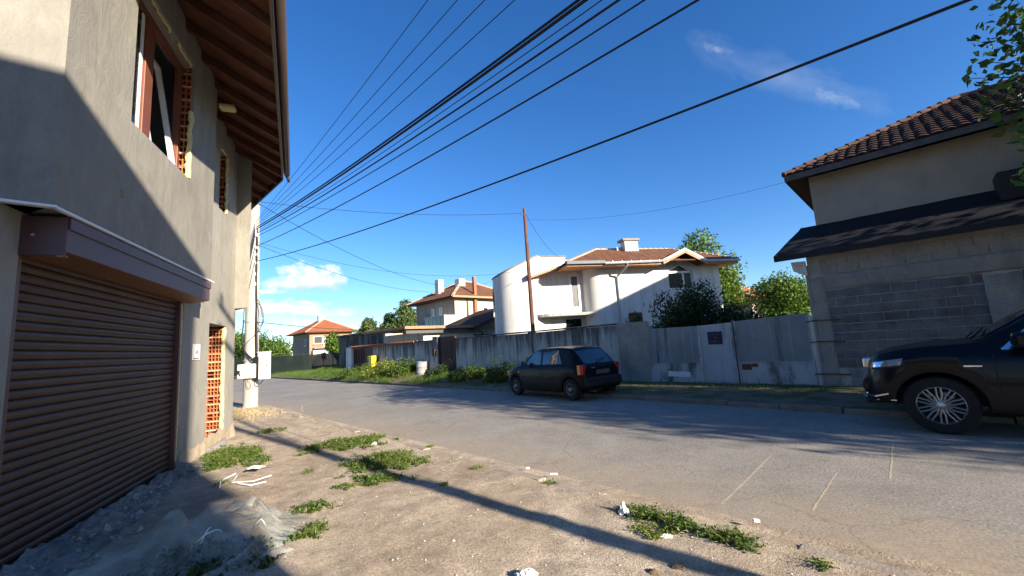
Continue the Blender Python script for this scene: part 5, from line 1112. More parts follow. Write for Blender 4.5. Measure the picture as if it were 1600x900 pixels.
for pts in [[[3.15, 5.54], [1.83, 4.14]], [[3.41, 4.79], [2.49, 3.88]], [[4.95, 5.82], [3.74, 4.51]]]:
    m = MB(); a, b = np.array(pts[0]), np.array(pts[1]); n = 24; d = (b - a) / np.linalg.norm(b - a); q = np.array([-d[1], d[0]]); L_ = []; R_ = []
    for i in range(n + 1):
        c = a + (b - a) * i / n + q * .008 * fbm(i * .3, a[0]); w = .011 * (.6 + .9 * abs(fbm(i * .5, 5 + a[1]))); L_.append((*(c + q * w), .0015)); R_.append((*(c - q * w), .0015))
    m.add(L_ + R_, [(n + 1 + i, n + 2 + i, i + 1, i) for i in range(n)]); tag(m.build('road_crack', M['crack'], fix=False), kind='structure')
m = MB(); c = np.array([2.0, 7.75]); P_ = []
for i in range(26):
    t = 2 * math.pi * i / 26; rr = 1 + .5 * fbm(math.cos(t) * 1.3, math.sin(t) * 1.3); P_.append((c[0] + .42 * rr * math.cos(t), c[1] + .2 * rr * math.sin(t), .0015))
m.add(P_, [tuple(range(26))]); tag(m.build('road_patch', M['crack'], fix=False), kind='structure')
# far verge, rising towards the far end
def verge_z(x, y):
    d = max(0, -y - 6.1); bank = .5 * min(1, max(0, (x - 9) / 16)) * min(1, max(0, (36 - x) / 8)) * min(1, d / 1.6)
    return .07 + .06 * min(1, d / 1.5) + bank + .025 * fbm(x * 1.1, y * 1.1)
m = MB()
def vg(u, v):
    x = -30 + 78 * u; y = -5.95 - .2 * min(1, max(0, (x + 2.5) / 8)) - (3.2 + 7 * max(0, u - .72) / .28) * v; return (x, y, verge_z(x, y))
m.grid(vg, 260, 16); tag(sobj(m, 'verge', M['verge']), kind='structure')
# ================================================================== GRASS AND WEEDS
def blades(name, P, hgt, wid, mt, lean=.5):
    n = len(P); P = np.asarray(P, float); a = RNG.uniform(0, 6.283, n); h = (hgt if hasattr(hgt, '__len__') else np.full(n, hgt)) * RNG.uniform(.55, 1.3, n); w = wid * RNG.uniform(.7, 1.3, n)
    dx, dy = np.cos(a), np.sin(a); l = RNG.normal(0, lean, (n, 2)) * h[:, None]
    b0 = P + np.stack([dx * w, dy * w, np.zeros(n)], 1); b1 = P - np.stack([dx * w, dy * w, np.zeros(n)], 1); mid = P + np.stack([l[:, 0] * .35, l[:, 1] * .35, h * .6], 1); t = P + np.stack([l[:, 0], l[:, 1], h], 1)
    V = np.stack([b0, mid + (b0 - P) * .7, t, mid - (b0 - P) * .7], 1); V = np.concatenate([V, b1[:, None]], 1).reshape(-1, 3)
    me = bpy.data.meshes.new(name); me.vertices.add(5 * n); me.vertices.foreach_set('co', V.ravel()); me.loops.add(5 * n)
    idx = (np.arange(n)[:, None] * 5 + np.array([0, 1, 2, 3, 4])).ravel().astype(np.int32); me.loops.foreach_set('vertex_index', idx); me.polygons.add(n); me.polygons.foreach_set('loop_start', np.arange(0, 5 * n, 5, dtype=np.int32))
    me.update(calc_edges=True); me.materials.append(mt); o = bpy.data.objects.new(name, me); COL.objects.link(o); return o
P = []; Hh = []
while len(P) < 26000:
    x = -3 + 46 * random.random() ** .9; y = -6.2 - 3.0 * random.random(); k = fbm(x * .5, y * .8, 1, 2)
    if x < 5 and random.random() < .35: continue
    if k < -.12 + (.3 if -7.2 < y and x < 12 else 0): continue
    if x > 30: y -= 6 * random.random() * min(1, (x - 30) / 10)
    w = st2w(x, y); P.append((w[0], w[1], verge_z(x, y) - .01)); Hh.append((.06 if x < 6 else .10 + .12 * min(1, (x - 6) / 12)) * (1 + k))
tag(blades('verge_grass', P, np.array(Hh), .006, M['grass']), kind='stuff')
def weed_patch(label, outline_c, rx, ry, rot, n, hgt, size, mt=None, group='low weed patches on the dirt sidewalk', name='weed_patch', stems=True):
    cx, cy = outline_c; t = thing(name, label, 'weeds', (cx, cy, 0), rot, group); c, s = math.cos(R(rot)), math.sin(R(rot)); P = []; S = []; sd = random.random() * 50
    gz = lambda x, y: sidewalk_z((cx + x * c - y * s, cy + x * s + y * c)); roots = []
    while len(roots) < max(10, n // 26):          # every plant: a few runners from one root
        a, b = random.gauss(0, .62), random.gauss(0, .62); rr = math.hypot(a, b); lim = .95 + .75 * fbm(a * 1.6 + sd, b * 1.6, 1, sd)
        if rr > lim and random.random() > .05: continue
        if rr > 1.7 or (fbm(a * 3.2 + sd, b * 3.2 * ry / rx, 1, 3) < -.1 and random.random() < .8): continue
        roots.append((a * rx, b * ry, max(.25, 1 - rr / 1.6)))
    m = MB(); per = max(1, n // len(roots))
    for (x, y, k) in roots:
        h = hgt * k * random.uniform(.35, 1.25); z0 = gz(x, y); nr = random.randint(3, 6); sp = (.35 + .5 * k) * .16 * (hgt / .15) ** .4; sz = random.uniform(.6, 1.25)
        for j in range(nr):
            an = random.uniform(0, 6.28); l = sp * random.uniform(.5, 1.3); ex, ey, ez = x + l * math.cos(an), y + l * math.sin(an), z0 + h * random.uniform(.25, 1.0)
            m.tube([(x, y, z0 - .005), (x + (ex - x) * .45, y + (ey - y) * .45, z0 + (ez - z0) * .75), (ex, ey, ez)], [.0028, .0022, .001], 3, False)
            for q in range(max(1, per // nr)):
                f = random.uniform(.25, 1.05); P.append((x + (ex - x) * f + random.gauss(0, .010), y + (ey - y) * f + random.gauss(0, .010), z0 + (ez - z0) * (f ** .8) + random.gauss(0, .005) + .004)); S.append(sz * (1.15 - .5 * f))
    P = np.array(P); N = RNG.normal(0, .55, (len(P), 3)); N[:, 2] += .8; S = np.array(S)
    half = S > np.median(S)
    leaves_mesh('leaves', P[half], N[half], size * 1.2, mt or M['weed'], t, jitter=.45); leaves_mesh('leaves', P[~half], N[~half], size * .8, mt or M['weed'], t, jitter=.45)
    m.build('stems', M['weed_dry'], t, fix=False)
    if n > 300:
        Q = np.array([(x + random.gauss(0, .03), y + random.gauss(0, .03), gz(x, y) - .004) for x, y, k in roots for _ in range(5)]); o = blades('grass_tufts', Q, hgt * .75, .0022, M['grass'], .7); o.parent = t
        Q = np.array([(x + random.gauss(0, .04), y + random.gauss(0, .04), gz(x, y) - .004) for x, y, k in roots[::2] for _ in range(2)]); o = blades('dry_stalks', Q, hgt * .8, .0016, M['straw'], 1.0); o.parent = t
    return t
weed_patch('large green weed patch nearest the house doorway', (-4.72, 7.05), .5, 1.0, 30, 6000, .13, .026)
weed_patch('thick green weed clump in the middle of the dirt, farther one', (-3.05, 7.5), .68, .48, 20, 5200, .13, .025)
weed_patch('thick green weed clump nearest the street, closer one', (-1.98, 6.15), .5, .52, 40, 5200, .15, .025)
weed_patch('flat weed strip just below the clump nearest the street', (-1.8, 5.35), .4, .2, 20, 1300, .08, .025)
weed_patch('small straggly weed between the plastic sheet and the street-side clumps', (-2.2, 4.55), .22, .16, 30, 480, .08, .022)
weed_patch('sparse weed tuft beside the crumpled plastic sheet', (-1.95, 3.95), .2, .14, 30, 520, .09, .022)
weed_patch('thin weed tuft near the pole end of the dirt', (-5.4, 9.3), .32, .22, 30, 700, .08, .025)
weed_patch('weed strip growing along the broken kerb beside the white bag', (1.12, 3.72), .44, .07, 133, 1900, .10, .021)
weed_patch('short weed strip at the right end of the broken kerb', (1.52, 3.33), .17, .075, 133, 1100, .10, .021)
weed_patch('yellowish creeping weed below the white bag', (.98, 3.55), .16, .1, 133, 420, .05, .02, M['weed_dry'])
for i, (x, y) in enumerate(((-.6, 5.6), (.3, 4.9), (-1.5, 7.1), (-2.6, 8.0), (1.9, 2.95), (-.9, 5.0), (-3.9, 5.6), (-2.9, 5.9))): weed_patch('tiny weed sprig growing out of the sandy dirt', (x, y), .07, .05, random.uniform(0, 90), 90, .05, .018, group='tiny weed sprigs in the dirt', name='weed_sprig')
def bush(name, label, loc, rx, ry, h, n, size, mt, rot=44, group='tall weeds along the street wall'):
    t = thing(name, label, 'weeds', loc, rot, group); P = []; m = MB(); ns = max(8, n // 70)
    for k in range(ns):
        a = random.uniform(0, 6.28); r = math.sqrt(random.random()); bx, by = rx * r * math.cos(a), ry * r * math.sin(a); hh = h * random.uniform(.55, 1.12) * (1 - .45 * r); lx, ly = random.gauss(0, .14) * hh, random.gauss(0, .14) * hh
        m.tube([(bx, by, -.05), (bx + lx * .4, by + ly * .4, hh * .5), (bx + lx, by + ly, hh)], [.008, .006, .002], 4)
        for _ in range(n // ns): f = random.random() ** .75; sp_ = .16 * (1 - f * .6) * h ** .5; P.append((bx + lx * f + random.gauss(0, sp_), by + ly * f + random.gauss(0, sp_), max(0.02, hh * f + random.gauss(0, .04))))
    m.build('stems', M['weed_dry'], t); P = np.array(P); N = RNG.normal(0, .6, (len(P), 3)); N[:, 2] += .6; leaves_mesh('leaves', P, N, size, mt, t, jitter=.5); return t
def onwall(x, off): p = W0 + wd * x + np.array([-.695, -.719]) * off; return (p[0], p[1], verge_z(*w2st(p)) - .03)
for x, off, rx, ry, h, n, sz, mt, lb in (
    (18.6, 1.0, 1.5, .6, .6, 3600, .07, 'weed', 'low green weeds under the yellow box'), (15.0, .8, 1.5, .6, 1.05, 5200, .07, 'weed_dry', 'tallest yellow-green weed clump left of the metal drum'),
    (13.4, .7, 1.0, .5, 1.1, 3400, .075, 'weed', 'bushy weeds just left of the metal drum'), (10.6, .55, .8, .45, .6, 2400, .07, 'leaf_dark', 'dark weeds between the metal drum and the brown door'),
    (8.0, .75, 1.1, .5, .75, 3600, .07, 'weed', 'bright weeds right of the brown metal door'), (5.9, .6, 1.0, .45, .9, 3400, .065, 'leaf_mid', 'shaded weeds in front of the wall before the hatchback bonnet'),
    (4.3, .45, .8, .35, 1.15, 2600, .06, 'leaf_mid', 'tall shaded weeds behind the hatchback'), (2.0, .35, .6, .25, .5, 900, .05, 'leaf_dark', 'low dark weeds at the wall foot behind the hatchback tail')): bush('weed_clump', lb, onwall(x, off), rx, ry, h, n, sz, M[mt])
for x, off, h, lb in ((6.6, .5, 1.35, 'tall thin weed stalks against the wall ahead of the hatchback bonnet'), (3.6, .3, 1.3, 'tall thin weed stalks against the wall just behind the hatchback roof')): bush('weed_stalk', lb, onwall(x, off), .35, .12, h, 420, .05, M['leaf_mid'])
# ================================================================== TREES
tree('street_tree', 'broad leafy street tree at the right edge with dark leaf sprays overhead', (10.75, 4.75, 0), 2.8, (-.6, .0, 5.9, 2.8, 2.3), 16000, .12, M['leaf_mid'], M['bark'], seed=3, nclump=26, r0=.17, extra=[(-3.75, .5, 5.55, .33), (-3.9, .6, 4.95, .3), (-3.4, .3, 5.2, .4), (-3.55, .9, 4.55, .22), (-3.75, .4, 3.85, .25), (-3.5, .6, 4.1, .3), (-3.9, .5, 3.35, .16)])
tree('street_tree', 'second leafy street tree of the verge row, beyond the right edge', (15.0, -.1, 0), 2.6, (0, 0, 5.6, 3.0, 2.6), 9000, .16, M['leaf_mid'], M['bark'], seed=4, nclump=24, r0=.18)
tree('street_tree', 'third leafy street tree of the verge row, farthest behind the viewer', (19.6, -5.4, 0), 2.6, (0, 0, 6.2, 3.0, 3.2), 9000, .16, M['leaf_mid'], M['bark'], seed=5, nclump=24, r0=.18)
def sprig(label, tip, root, n, seed):
    pass
tree('round_tree', 'dense round bright green tree behind the right gate leaf', (16.5, 25.2, 0), 1.3, (0, 0, 3.0, 1.85, 1.8), 15000, .14, M['leaf_bright'], M['bark'], seed=8, nclump=40, sub=.46)
tree('tall_tree', 'tall light green tree rising behind the white house roof', (16.0, 34, 0), 2.6, (0, 0, 5.9, 3.5, 3.9), 15000, .2, M['leaf_bright'], M['bark'], seed=12, nclump=30, sub=.34)
tree('dark_shrub', 'big dark shaded shrub behind the gate in front of the white house', (7.6, 18.3, 0), .6, (0, 0, 2.05, 1.9, 1.75), 17000, .1, M['leaf_dark'], M['bark'], 'shrub', seed=15, nclump=34, sub=.36, r0=.07)
tree('dark_shrub', 'lower dark shrub right of the big one behind the gate', (9.5, 17.8, 0), .5, (0, 0, 1.55, 1.5, 1.2), 10000, .1, M['leaf_dark'], M['bark'], 'shrub', seed=16, nclump=22, sub=.42, r0=.06)
tree('dark_shrub', 'thin straggly dark shrub left of the big one above the wall', (5.6, 18.6, 0), .5, (0, 0, 1.6, 1.1, 1.1), 3000, .09, M['leaf_dark'], M['bark'], 'shrub', seed=17, nclump=14, sub=.3, r0=.05)
for x, y, h, rx, sd, n, lb in ((-20.3, 58, 7.2, 2.6, 21, 10000, 'leftmost dark conifer behind the concrete shed, shortest of the trio'), (-17.9, 60, 8.0, 2.9, 22, 11000, 'middle conifer behind the concrete shed'), (-15.0, 58, 9.5, 3.3, 23, 13000, 'tallest conifer behind the shed, nearest the cream house')):
    tree('conifer_tree', lb, (x, y, 0), 1.5, (0, 0, h * .52, rx, h * .5), n, .34, M['needle'], M['bark'], conic=True, seed=sd, nclump=60, sub=.42, group='conifers behind the concrete shed')
for x, y, cz, rx, rz_, sd, lb, mt in ((-13.2, 55, 2.9, 2.2, 2.0, 31, 'low dark tree between the tallest conifer and the cream house', 'leaf_mid'), (-21.2, 50, 2.7, 1.5, 1.7, 32, 'light green young tree in front of the conifers', 'leaf_bright'), (-19.4, 52, 2.4, 1.6, 1.5, 33, 'small bright tree at the conifer feet', 'leaf_bright'),
    (-41, 60, 3.0, 3.2, 2.8, 34, 'bright tree left of the concrete pole', 'leaf_bright'), (-34.2, 55, 2.9, 2.8, 2.3, 35, 'bright green tree just right of the concrete pole', 'leaf_bright'), (-29.6, 52, 2.3, 1.9, 1.9, 36, 'bright green tree behind the middle of the netted fence', 'leaf_bright'), (-32.6, 53, 2.3, 2.2, 1.9, 37, 'lower bright tree left of the red-roofed house', 'leaf_mid'), (-45, 66, 3.2, 3.6, 2.8, 38, 'bright tree at far left beside the plastered house corner', 'leaf_bright'), (-37.5, 58, 2.8, 2.6, 2.4, 39, 'bright tree hidden mostly by the concrete pole', 'leaf_mid'),
    (-30.5, 84, 4.6, 1.5, 1.6, 40, 'small dark treetop right of the red roof chimney', 'leaf_dark'), (-25.5, 74, 2.6, 1.8, 2.6, 41, 'slim light tree right of the red-roofed house', 'leaf_bright')):
    tree('green_tree', lb, (x, y, 0), max(.6, cz - rz_ * .9), (0, 0, cz, rx, rz_), 4600, .24, M[mt], M['bark'], seed=sd, nclump=22, sub=.44, group='green trees at the far end of the street')
for i in range(7): tree('far_tree', 'distant green tree in the row closing the view', (-70 + i * 17 + random.uniform(-3, 3), 112 + random.uniform(-6, 6), 0), 2, (0, 0, 3.8, 5, 3.2), 2600, .5, M['leaf_mid'], M['bark'], seed=60 + i, nclump=16, group='row of distant trees')
# net fence
F = thing('net_fence', 'dark green shade-net fence on posts before the far trees', 'fence', (-29.5, 41.6, 0), 0)
def netmat():
    m, nt, p, co = base_mat('green_shade_net'); w = noise_(nt, mapping(nt, co, (1.2, 1, 3)), 1.0, 4); col = ramp(nt, w, [(.3, (.004, .01, .008)), (.7, (.01, .022, .017))]); nt.links.new(col, p.inputs['Base Color']); p.inputs['Roughness'].default_value = .8
    t = _n(nt, 'ShaderNodeBsdfTransparent'); mx = _n(nt, 'ShaderNodeMixShader'); mx.inputs[0].default_value = .84; nt.links.new(t.outputs[0], mx.inputs[1]); nt.links.new(p.outputs[0], mx.inputs[2]); nt.links.new(mx.outputs[0], nt.nodes['Material Output'].inputs[0]); return m
path = [(0, 1.0), (3.5, .6), (6.5, .2), (8.4, 0), (10.4, 0.1), (12.3, -2.2), (13.6, -2.8)]
def along(u):
    k = u * (len(path) - 1); i = min(int(k), len(path) - 2); f = k - i; return tuple(path[i][j] + (path[i + 1][j] - path[i][j]) * f for j in (0, 1))
m = MB(); m.grid(lambda u, v: (*along(u), .15 + 1.75 * v + (.06 * math.sin(u * 6 * math.pi) ** 2 * -1 if v > .9 else 0)), 60, 6); nf = m.build('net', netmat(), F)
so = nf.modifiers.new('thick', 'SOLIDIFY'); so.thickness = .01
for p in path: m = MB(); m.tube([(p[0], p[1] + .04, 0), (p[0], p[1] + .04, 2.0)], .035, 8); m.build('post', M['frame_steel'], F)
m = MB(); m.tube([(p[0], p[1] + .04, 1.93) for p in path], .015, 6); m.build('top_rail', M['frame_steel'], F)
# ================================================================== LITTER, STONES, PLASTIC SHEET
def crumple(name, label, cat, loc, rx, ry, h, mt, seed, nu=22, nv=18, group=None, rot=0):
    rs = random.Random(seed); o1, o2 = rs.uniform(0, 50), rs.uniform(0, 50); m = MB()
    def fn(u, v):
        a, b = u * 2 - 1, v * 2 - 1; r = math.hypot(a, b); ed = 1 + .35 * fbm(a * 1.5 + o1, b * 1.5, 1, o2); k = max(0, 1 - (r / 1.25) ** 2)
        z = h * k * (.55 + .9 * abs(fbm(a * 2.2 + o2, b * 2.2, 1, o1))) + h * .25 * abs(fbm(a * 6 + o1, b * 6)); return (a * rx * ed + .1 * rx * fbm(b * 5 + o1, a), b * ry * ed, z)
    m.grid(fn, nu, nv); o = m.build(name, mt, loc=loc, smooth=True, angle=25); o.rotation_euler = (0, 0, R(rot)); s = o.modifiers.new('thick', 'SOLIDIFY'); s.thickness = .003; return tag(o, label, cat, group)
crumple('plastic_bag', 'crumpled white plastic bag upright in the kerb weeds', 'bag', (.86, 3.92, .05), .04, .05, .085, M['white_litter'], 2)
crumple('paper_scrap', 'white torn paper lying below the kerb weeds', 'paper', (1.07, 3.47, .045), .05, .035, .025, M['white_litter'], 3)
crumple('paper_scrap', 'pale paper scrap in the sand at the bottom edge', 'paper', (-.03, 3.02, .05), .07, .05, .05, M['white_litter'], 4)
crumple('plastic_scrap', 'white plastic scrap caught in the weed patch by the doorway', 'litter', (-3.72, 6.05, .12), .09, .055, .03, M['white_litter'], 5)
crumple('plastic_scrap', 'small white scrap at the far edge of the closer weed clump', 'litter', (-2.35, 6.9, .16), .035, .03, .03, M['white_litter'], 6)
m = MB()
for pts in (((-3.85, 5.85, .08), (-3.75, 5.6, .07), (-3.45, 5.55, .08), (-3.3, 5.7, .1)), ((-3.9, 5.9, .1), (-3.93, 5.65, .08), (-3.8, 5.45, .06)), ((-3.6, 5.5, .08), (-3.4, 5.42, .07), (-3.25, 5.5, .08))): m.tube([np.array(p) for p in pts], .008, 5)
tag(m.build('plastic_strip', M['white_litter'], smooth=True), 'white plastic banding strips lying in the doorway weeds', 'litter')
for x, y, l, w, rz, lb in ((.05, 5.42, .05, .02, 20, 'white cigarette-pack-sized scrap upright on the kerb'), (.35, 5.12, .09, .02, 10, 'small flat white strip on the kerb edge'), (1.85, 3.6, .05, .03, 0, 'tiny white chip beside the kerb at right')):
    m = MB(); m.box(-l / 2, l / 2, -w / 2, w / 2, 0, .02); o = m.build('white_scrap', M['white_litter'], loc=(x, y, .06), bevel=.004); o.rotation_euler = (R(4), R(6), R(rz)); tag(o, lb, 'litter')
def stone(name, label, loc, r, mt, seed, group=None, flat=.6):
    bm = bmesh.new(); bmesh.ops.create_icosphere(bm, subdivisions=2, radius=1)
    for v in bm.verts:
        k = 1 + .35 * mnoise.noise(v.co * 1.3 + Vector((seed * 3.1, 0, 0))) + .12 * mnoise.noise(v.co * 4 + Vector((0, seed, 0))); v.co = Vector((v.co.x * r * k, v.co.y * r * .8 * k, v.co.z * r * flat * k))
    me = bpy.data.meshes.new(name); bm.to_mesh(me); bm.free(); me.materials.append(mt); me.shade_smooth(); me.set_sharp_from_angle(angle=R(28)); o = bpy.data.objects.new(name, me); COL.objects.link(o); o.location = loc; o.rotation_euler = (0, 0, seed); return tag(o, label, 'stone' if 'brick' not in name else 'brick piece', group)
for x, y, r, lb in ((.82, 2.98, .05, 'dark hollow clod in the sand at the bottom edge, left of its pair'), (1.0, 3.02, .06, 'dark hollow clod in the sand at the bottom edge, right of its pair')): stone('dirt_clod', lb, (x, y, .04), r, M['verge'], r * 50)
rs = random.Random(4)
for i in range(9): stone('brick_fragment', 'small orange brick fragment lying by the plastic sheet', (-1.55 + rs.uniform(-.3, .5), 3.25 + rs.uniform(-.3, .5), .04), rs.uniform(.012, .028), M['brick_bit'], i + 1, 'brick fragments by the plastic sheet')
P = []
m = MB()
for i in range(900):
    x = rs.uniform(-6, 12); y = abs(rs.gauss(0, 1.6)) + .05
    w = st2w(x, y); r = rs.uniform(.004, .014) * (1.5 if rs.random() < .06 else 1); z = sidewalk_z(w); c = np.array([w[0], w[1], z]); q = [c + r * np.array(v) * (rs.uniform(.7, 1.3), rs.uniform(.7, 1.3), .7) for v in ((1, 0, 0), (0, 1, 0), (-1, 0, 0), (0, -1, 0), (0, 0, 1), (0, 0, -1))]
    m.add(q, [(0, 1, 4), (1, 2, 4), (2, 3, 4), (3, 0, 4), (1, 0, 5), (2, 1, 5), (3, 2, 5), (0, 3, 5)])
tag(m.build('gravel', M['stone']), kind='stuff')
P = []
for i in range(1500):
    a = rs.gauss(0, .9), rs.gauss(0, .45); w = st2w(10.9 + a[0], 1.0 + a[1]); P.append((w[0], w[1], sidewalk_z(w) + rs.uniform(0, .03)))
o = blades('dry_grass', np.array(P), .10, .004, M['straw'], lean=1.3); tag(o, kind='stuff')
def film():
    m, nt, p, co = base_mat('clear_plastic_film'); p.inputs['Base Color'].default_value = (.5, .53, .51, 1); p.inputs['Roughness'].default_value = .13; p.inputs['Specular IOR Level'].default_value = .8
    t = _n(nt, 'ShaderNodeBsdfTransparent'); t.inputs[0].default_value = (.9, .92, .9, 1); mx = _n(nt, 'ShaderNodeMixShader'); k = noise_(nt, co, 2.2, 7, .7, 1.0); f = ramp(nt, k, [(.35, (.16,) * 3), (.7, (.42,) * 3)])
    nt.links.new(f, mx.inputs[0]); nt.links.new(t.outputs[0], mx.inputs[1]); nt.links.new(p.outputs[0], mx.inputs[2]); nt.links.new(mx.outputs[0], nt.nodes['Material Output'].inputs[0])
    v = _n(nt, 'ShaderNodeTexVoronoi', feature='DISTANCE_TO_EDGE'); v.inputs['Scale'].default_value = 5; nt.links.new(mapping(nt, co, (1, 2.2, 1), rot=(0, 0, .5)), v.inputs['Vector']); h = math_(nt, 'ADD', math_(nt, 'MINIMUM', v.outputs['Distance'], .25), math_(nt, 'MULTIPLY', noise_(nt, co, 7, 4, .6, 2.0), .5)); bump(nt, p, h, .7, .06); return m
m = MB(); cx, cy = -2.72, 3.5; rs = random.Random(12); FOLD = [(rs.uniform(0, 3.14), rs.uniform(-.8, .8), rs.uniform(.05, .14), rs.uniform(.03, .085)) for _ in range(16)]
def sheet(u, v):
    a, b = u * 2 - 1, v * 2 - 1; ed = 1 + .3 * fbm(a * 1.3, b * 1.3, 1, 3.3); x, y = a * .92 * ed, b * .68 * ed; k = max(0, 1 - max(abs(a), abs(b)) ** 3)
    z = .05 + .26 * math.exp(-((a - .35) / .5) ** 2 - ((b - .35) / .5) ** 2) + .12 * math.exp(-((a + .3) / .6) ** 2 - ((b + .1) / .5) ** 2)
    for th, d0, w, h in FOLD:                       # sharp creases
        d = abs(a * math.cos(th) + b * math.sin(th) - d0 + .1 * math.sin(3 * (a * math.sin(th) - b * math.cos(th)) + d0 * 9)); z += h * max(0, 1 - d / w) * (.35 + .65 * k)
    return (x, y, z * (.25 + .75 * k) + .02 * abs(mnoise.noise(Vector((a * 6, b * 6, 2)))))
m.grid(sheet, 150, 110); o = m.build('plastic_sheet', film(), loc=(cx, cy, .0), smooth=True, angle=38); o.rotation_euler = (0, 0, R(28)); hm = MB(); hr = random.Random(8)
for k in range(5):
    a0, b0, th = hr.uniform(.1, .75), hr.uniform(-.5, .6), hr.uniform(-.5, .9); Lq = hr.uniform(.08, .2); pts = []
    for j in range(8):
        t = j / 7; uu, vv = (a0 + Lq * t * math.cos(th) + 1) / 2, (b0 + Lq * t * math.sin(th) + 1) / 2; q = sheet(min(uu, 1), min(max(vv, 0), 1)); pts.append((q[0], q[1], q[2] + .004))
    hm.tube(pts, [.002, .004, .006, .007, .006, .005, .004, .001], 5)
ho = hm.build('sheet_glint', M['white_litter'], o, smooth=True)  # white tubes painted in as glints along the film's creases
tag(o, 'crumpled clear plastic sheet heaped on the ground below the roller shutter', 'plastic sheet')
weed_patch('flattened weeds trapped under the clear plastic sheet', (-2.55, 3.45), .5, .4, 28, 2200, .13, .035, M['leaf_dark'])
m = MB()
def rub(u, v):
    x = -3.4 + 3.7 * u; y = -.01 - .42 * v; return (x, y, .05 + .09 * (1 - v) * (1 + fbm(x * 3, v * 2)) + .03 * fbm(x * 9, v * 5))
m.grid(rub, 160, 26)
rr_ = random.Random(31); mc = MB()
for i in range(420):
    x = rr_.uniform(-3.4, .35); y = -.03 - abs(rr_.gauss(0, .22)); r = rr_.uniform(.008, .03) * (1.7 if rr_.random() < .1 else 1); a_ = rr_.uniform(0, 6.28); z = .04 + .08 * max(0, 1 + y / .42); pts = []
    for (px_, py_, pz_) in ((1, 0, 0), (.2, .9, .1), (-.9, .3, 0), (-.4, -.8, .1), (.1, .1, .75), (0, 0, -.6)):
        k = rr_.uniform(.7, 1.3); X, Y = px_ * r * k, py_ * r * k; pts.append((x + X * math.cos(a_) - Y * math.sin(a_), y + X * math.sin(a_) + Y * math.cos(a_), z + pz_ * r * k))
    mc.add(pts, [(0, 1, 4), (1, 2, 4), (2, 3, 4), (3, 0, 4), (1, 0, 5), (2, 1, 5), (3, 2, 5), (0, 3, 5)])
oc = mc.build('rubble_gravel', M['stone'], loc=(-5.1, 6.33, 0)); oc.rotation_euler = (0, 0, R(110)); tag(oc, kind='stuff')
o = m.build('rubble_strip', M['rough_concrete'], loc=(-5.1, 6.33, 0), smooth=True, angle=40); o.rotation_euler = (0, 0, R(110)); tag(o, 'rough broken concrete strip along the foot of the roller shutter', 'rubble')
# ================================================================== SHADE-THROWING NEIGHBOURS, SUN, SKY, CAMERA
EL = 20.0; tE = math.tan(R(EL))
shade_house('neighbour_house', 'plain rendered house standing behind the viewer on the near side', -9.5, 1.28, 6.0, 15.0, [(-9.9, 5.87 + 5.7 * .364), (1.58, 5.87 + 5.7 * .364)], M['beige'], M['tar_edge'], .3)
shade_house('rear_shade_house', 'unseen house shape added behind the block house to shade the white house', 19.5, 26.2, 6.0, 12.0, [(19.1, 9.35), (25.4, 10.75), (26.5, 10.5)], M['beige'], M['tile_red'], .3)  # added out of view, roof shaped to cast the diagonal shadow on the white house
w = bpy.data.worlds.new('World'); SC.world = w; w.use_nodes = True; nt = w.node_tree; bg = nt.nodes['Background']
sky = _n(nt, 'ShaderNodeTexSky', sky_type='NISHITA'); sky.sun_disc = False; sky.sun_elevation = R(EL); sky.sun_rotation = math.atan2(sdir[0], sdir[1]); sky.altitude = 560; sky.air_density = 1.0; sky.dust_density = .35; sky.ozone_density = 4.0
tc = _n(nt, 'ShaderNodeTexCoord'); nv = _n(nt, 'ShaderNodeVectorMath', operation='NORMALIZE'); nt.links.new(tc.outputs['Generated'], nv.inputs[0]); sp = _n(nt, 'ShaderNodeSeparateXYZ'); nt.links.new(nv.outputs[0], sp.inputs[0])
az = math_(nt, 'ARCTAN2', sp.outputs[0], sp.outputs[1]); el = math_(nt, 'ARCSINE', sp.outputs[2])
cv = _n(nt, 'ShaderNodeCombineXYZ'); nt.links.new(az, cv.inputs[0]); nt.links.new(el, cv.inputs[1])
def cloud(az0, el0, wa, we, rot, nscale, squash, thr, soft, amt, detail=8, power=1.0, seed=0.):
    a = math_(nt, 'SUBTRACT', az, R(az0)); b = math_(nt, 'SUBTRACT', el, R(el0)); c, s = math.cos(R(rot)), math.sin(R(rot))
    x = math_(nt, 'DIVIDE', math_(nt, 'ADD', math_(nt, 'MULTIPLY', a, c), math_(nt, 'MULTIPLY', b, s)), R(wa)); y = math_(nt, 'DIVIDE', math_(nt, 'SUBTRACT', math_(nt, 'MULTIPLY', b, c), math_(nt, 'MULTIPLY', a, s)), R(we))
    q = _n(nt, 'ShaderNodeCombineXYZ'); nt.links.new(x, q.inputs[0]); nt.links.new(math_(nt, 'MULTIPLY', y, squash), q.inputs[1]); q.inputs[2].default_value = seed
    n = noise_(nt, q.outputs[0], nscale, detail, .58, .3)
    d = math_(nt, 'SQRT', math_(nt, 'ADD', math_(nt, 'MULTIPLY', x, x), math_(nt, 'MULTIPLY', y, y)))
    v = math_(nt, 'SUBTRACT', math_(nt, 'ADD', math_(nt, 'SUBTRACT', 1, d), math_(nt, 'MULTIPLY', math_(nt, 'SUBTRACT', n, .5), 1.9)), thr)
    f = math_(nt, 'MULTIPLY', math_(nt, 'DIVIDE', v, soft, clamp=True), amt); return f, y, n
col = sky.outputs[0]
def put(col, spec, white, grey):
    f, y, n = spec; sh = math_(nt, 'ADD', math_(nt, 'MULTIPLY_ADD', y, .75, .62), math_(nt, 'MULTIPLY', math_(nt, 'SUBTRACT', n, .5), 1.2), clamp=True)
    c = mixc(nt, sh, grey, white); return mixc(nt, f, col, c)
W_, G_ = (6.6, 6.3, 5.9), (2.6, 3.1, 3.9)
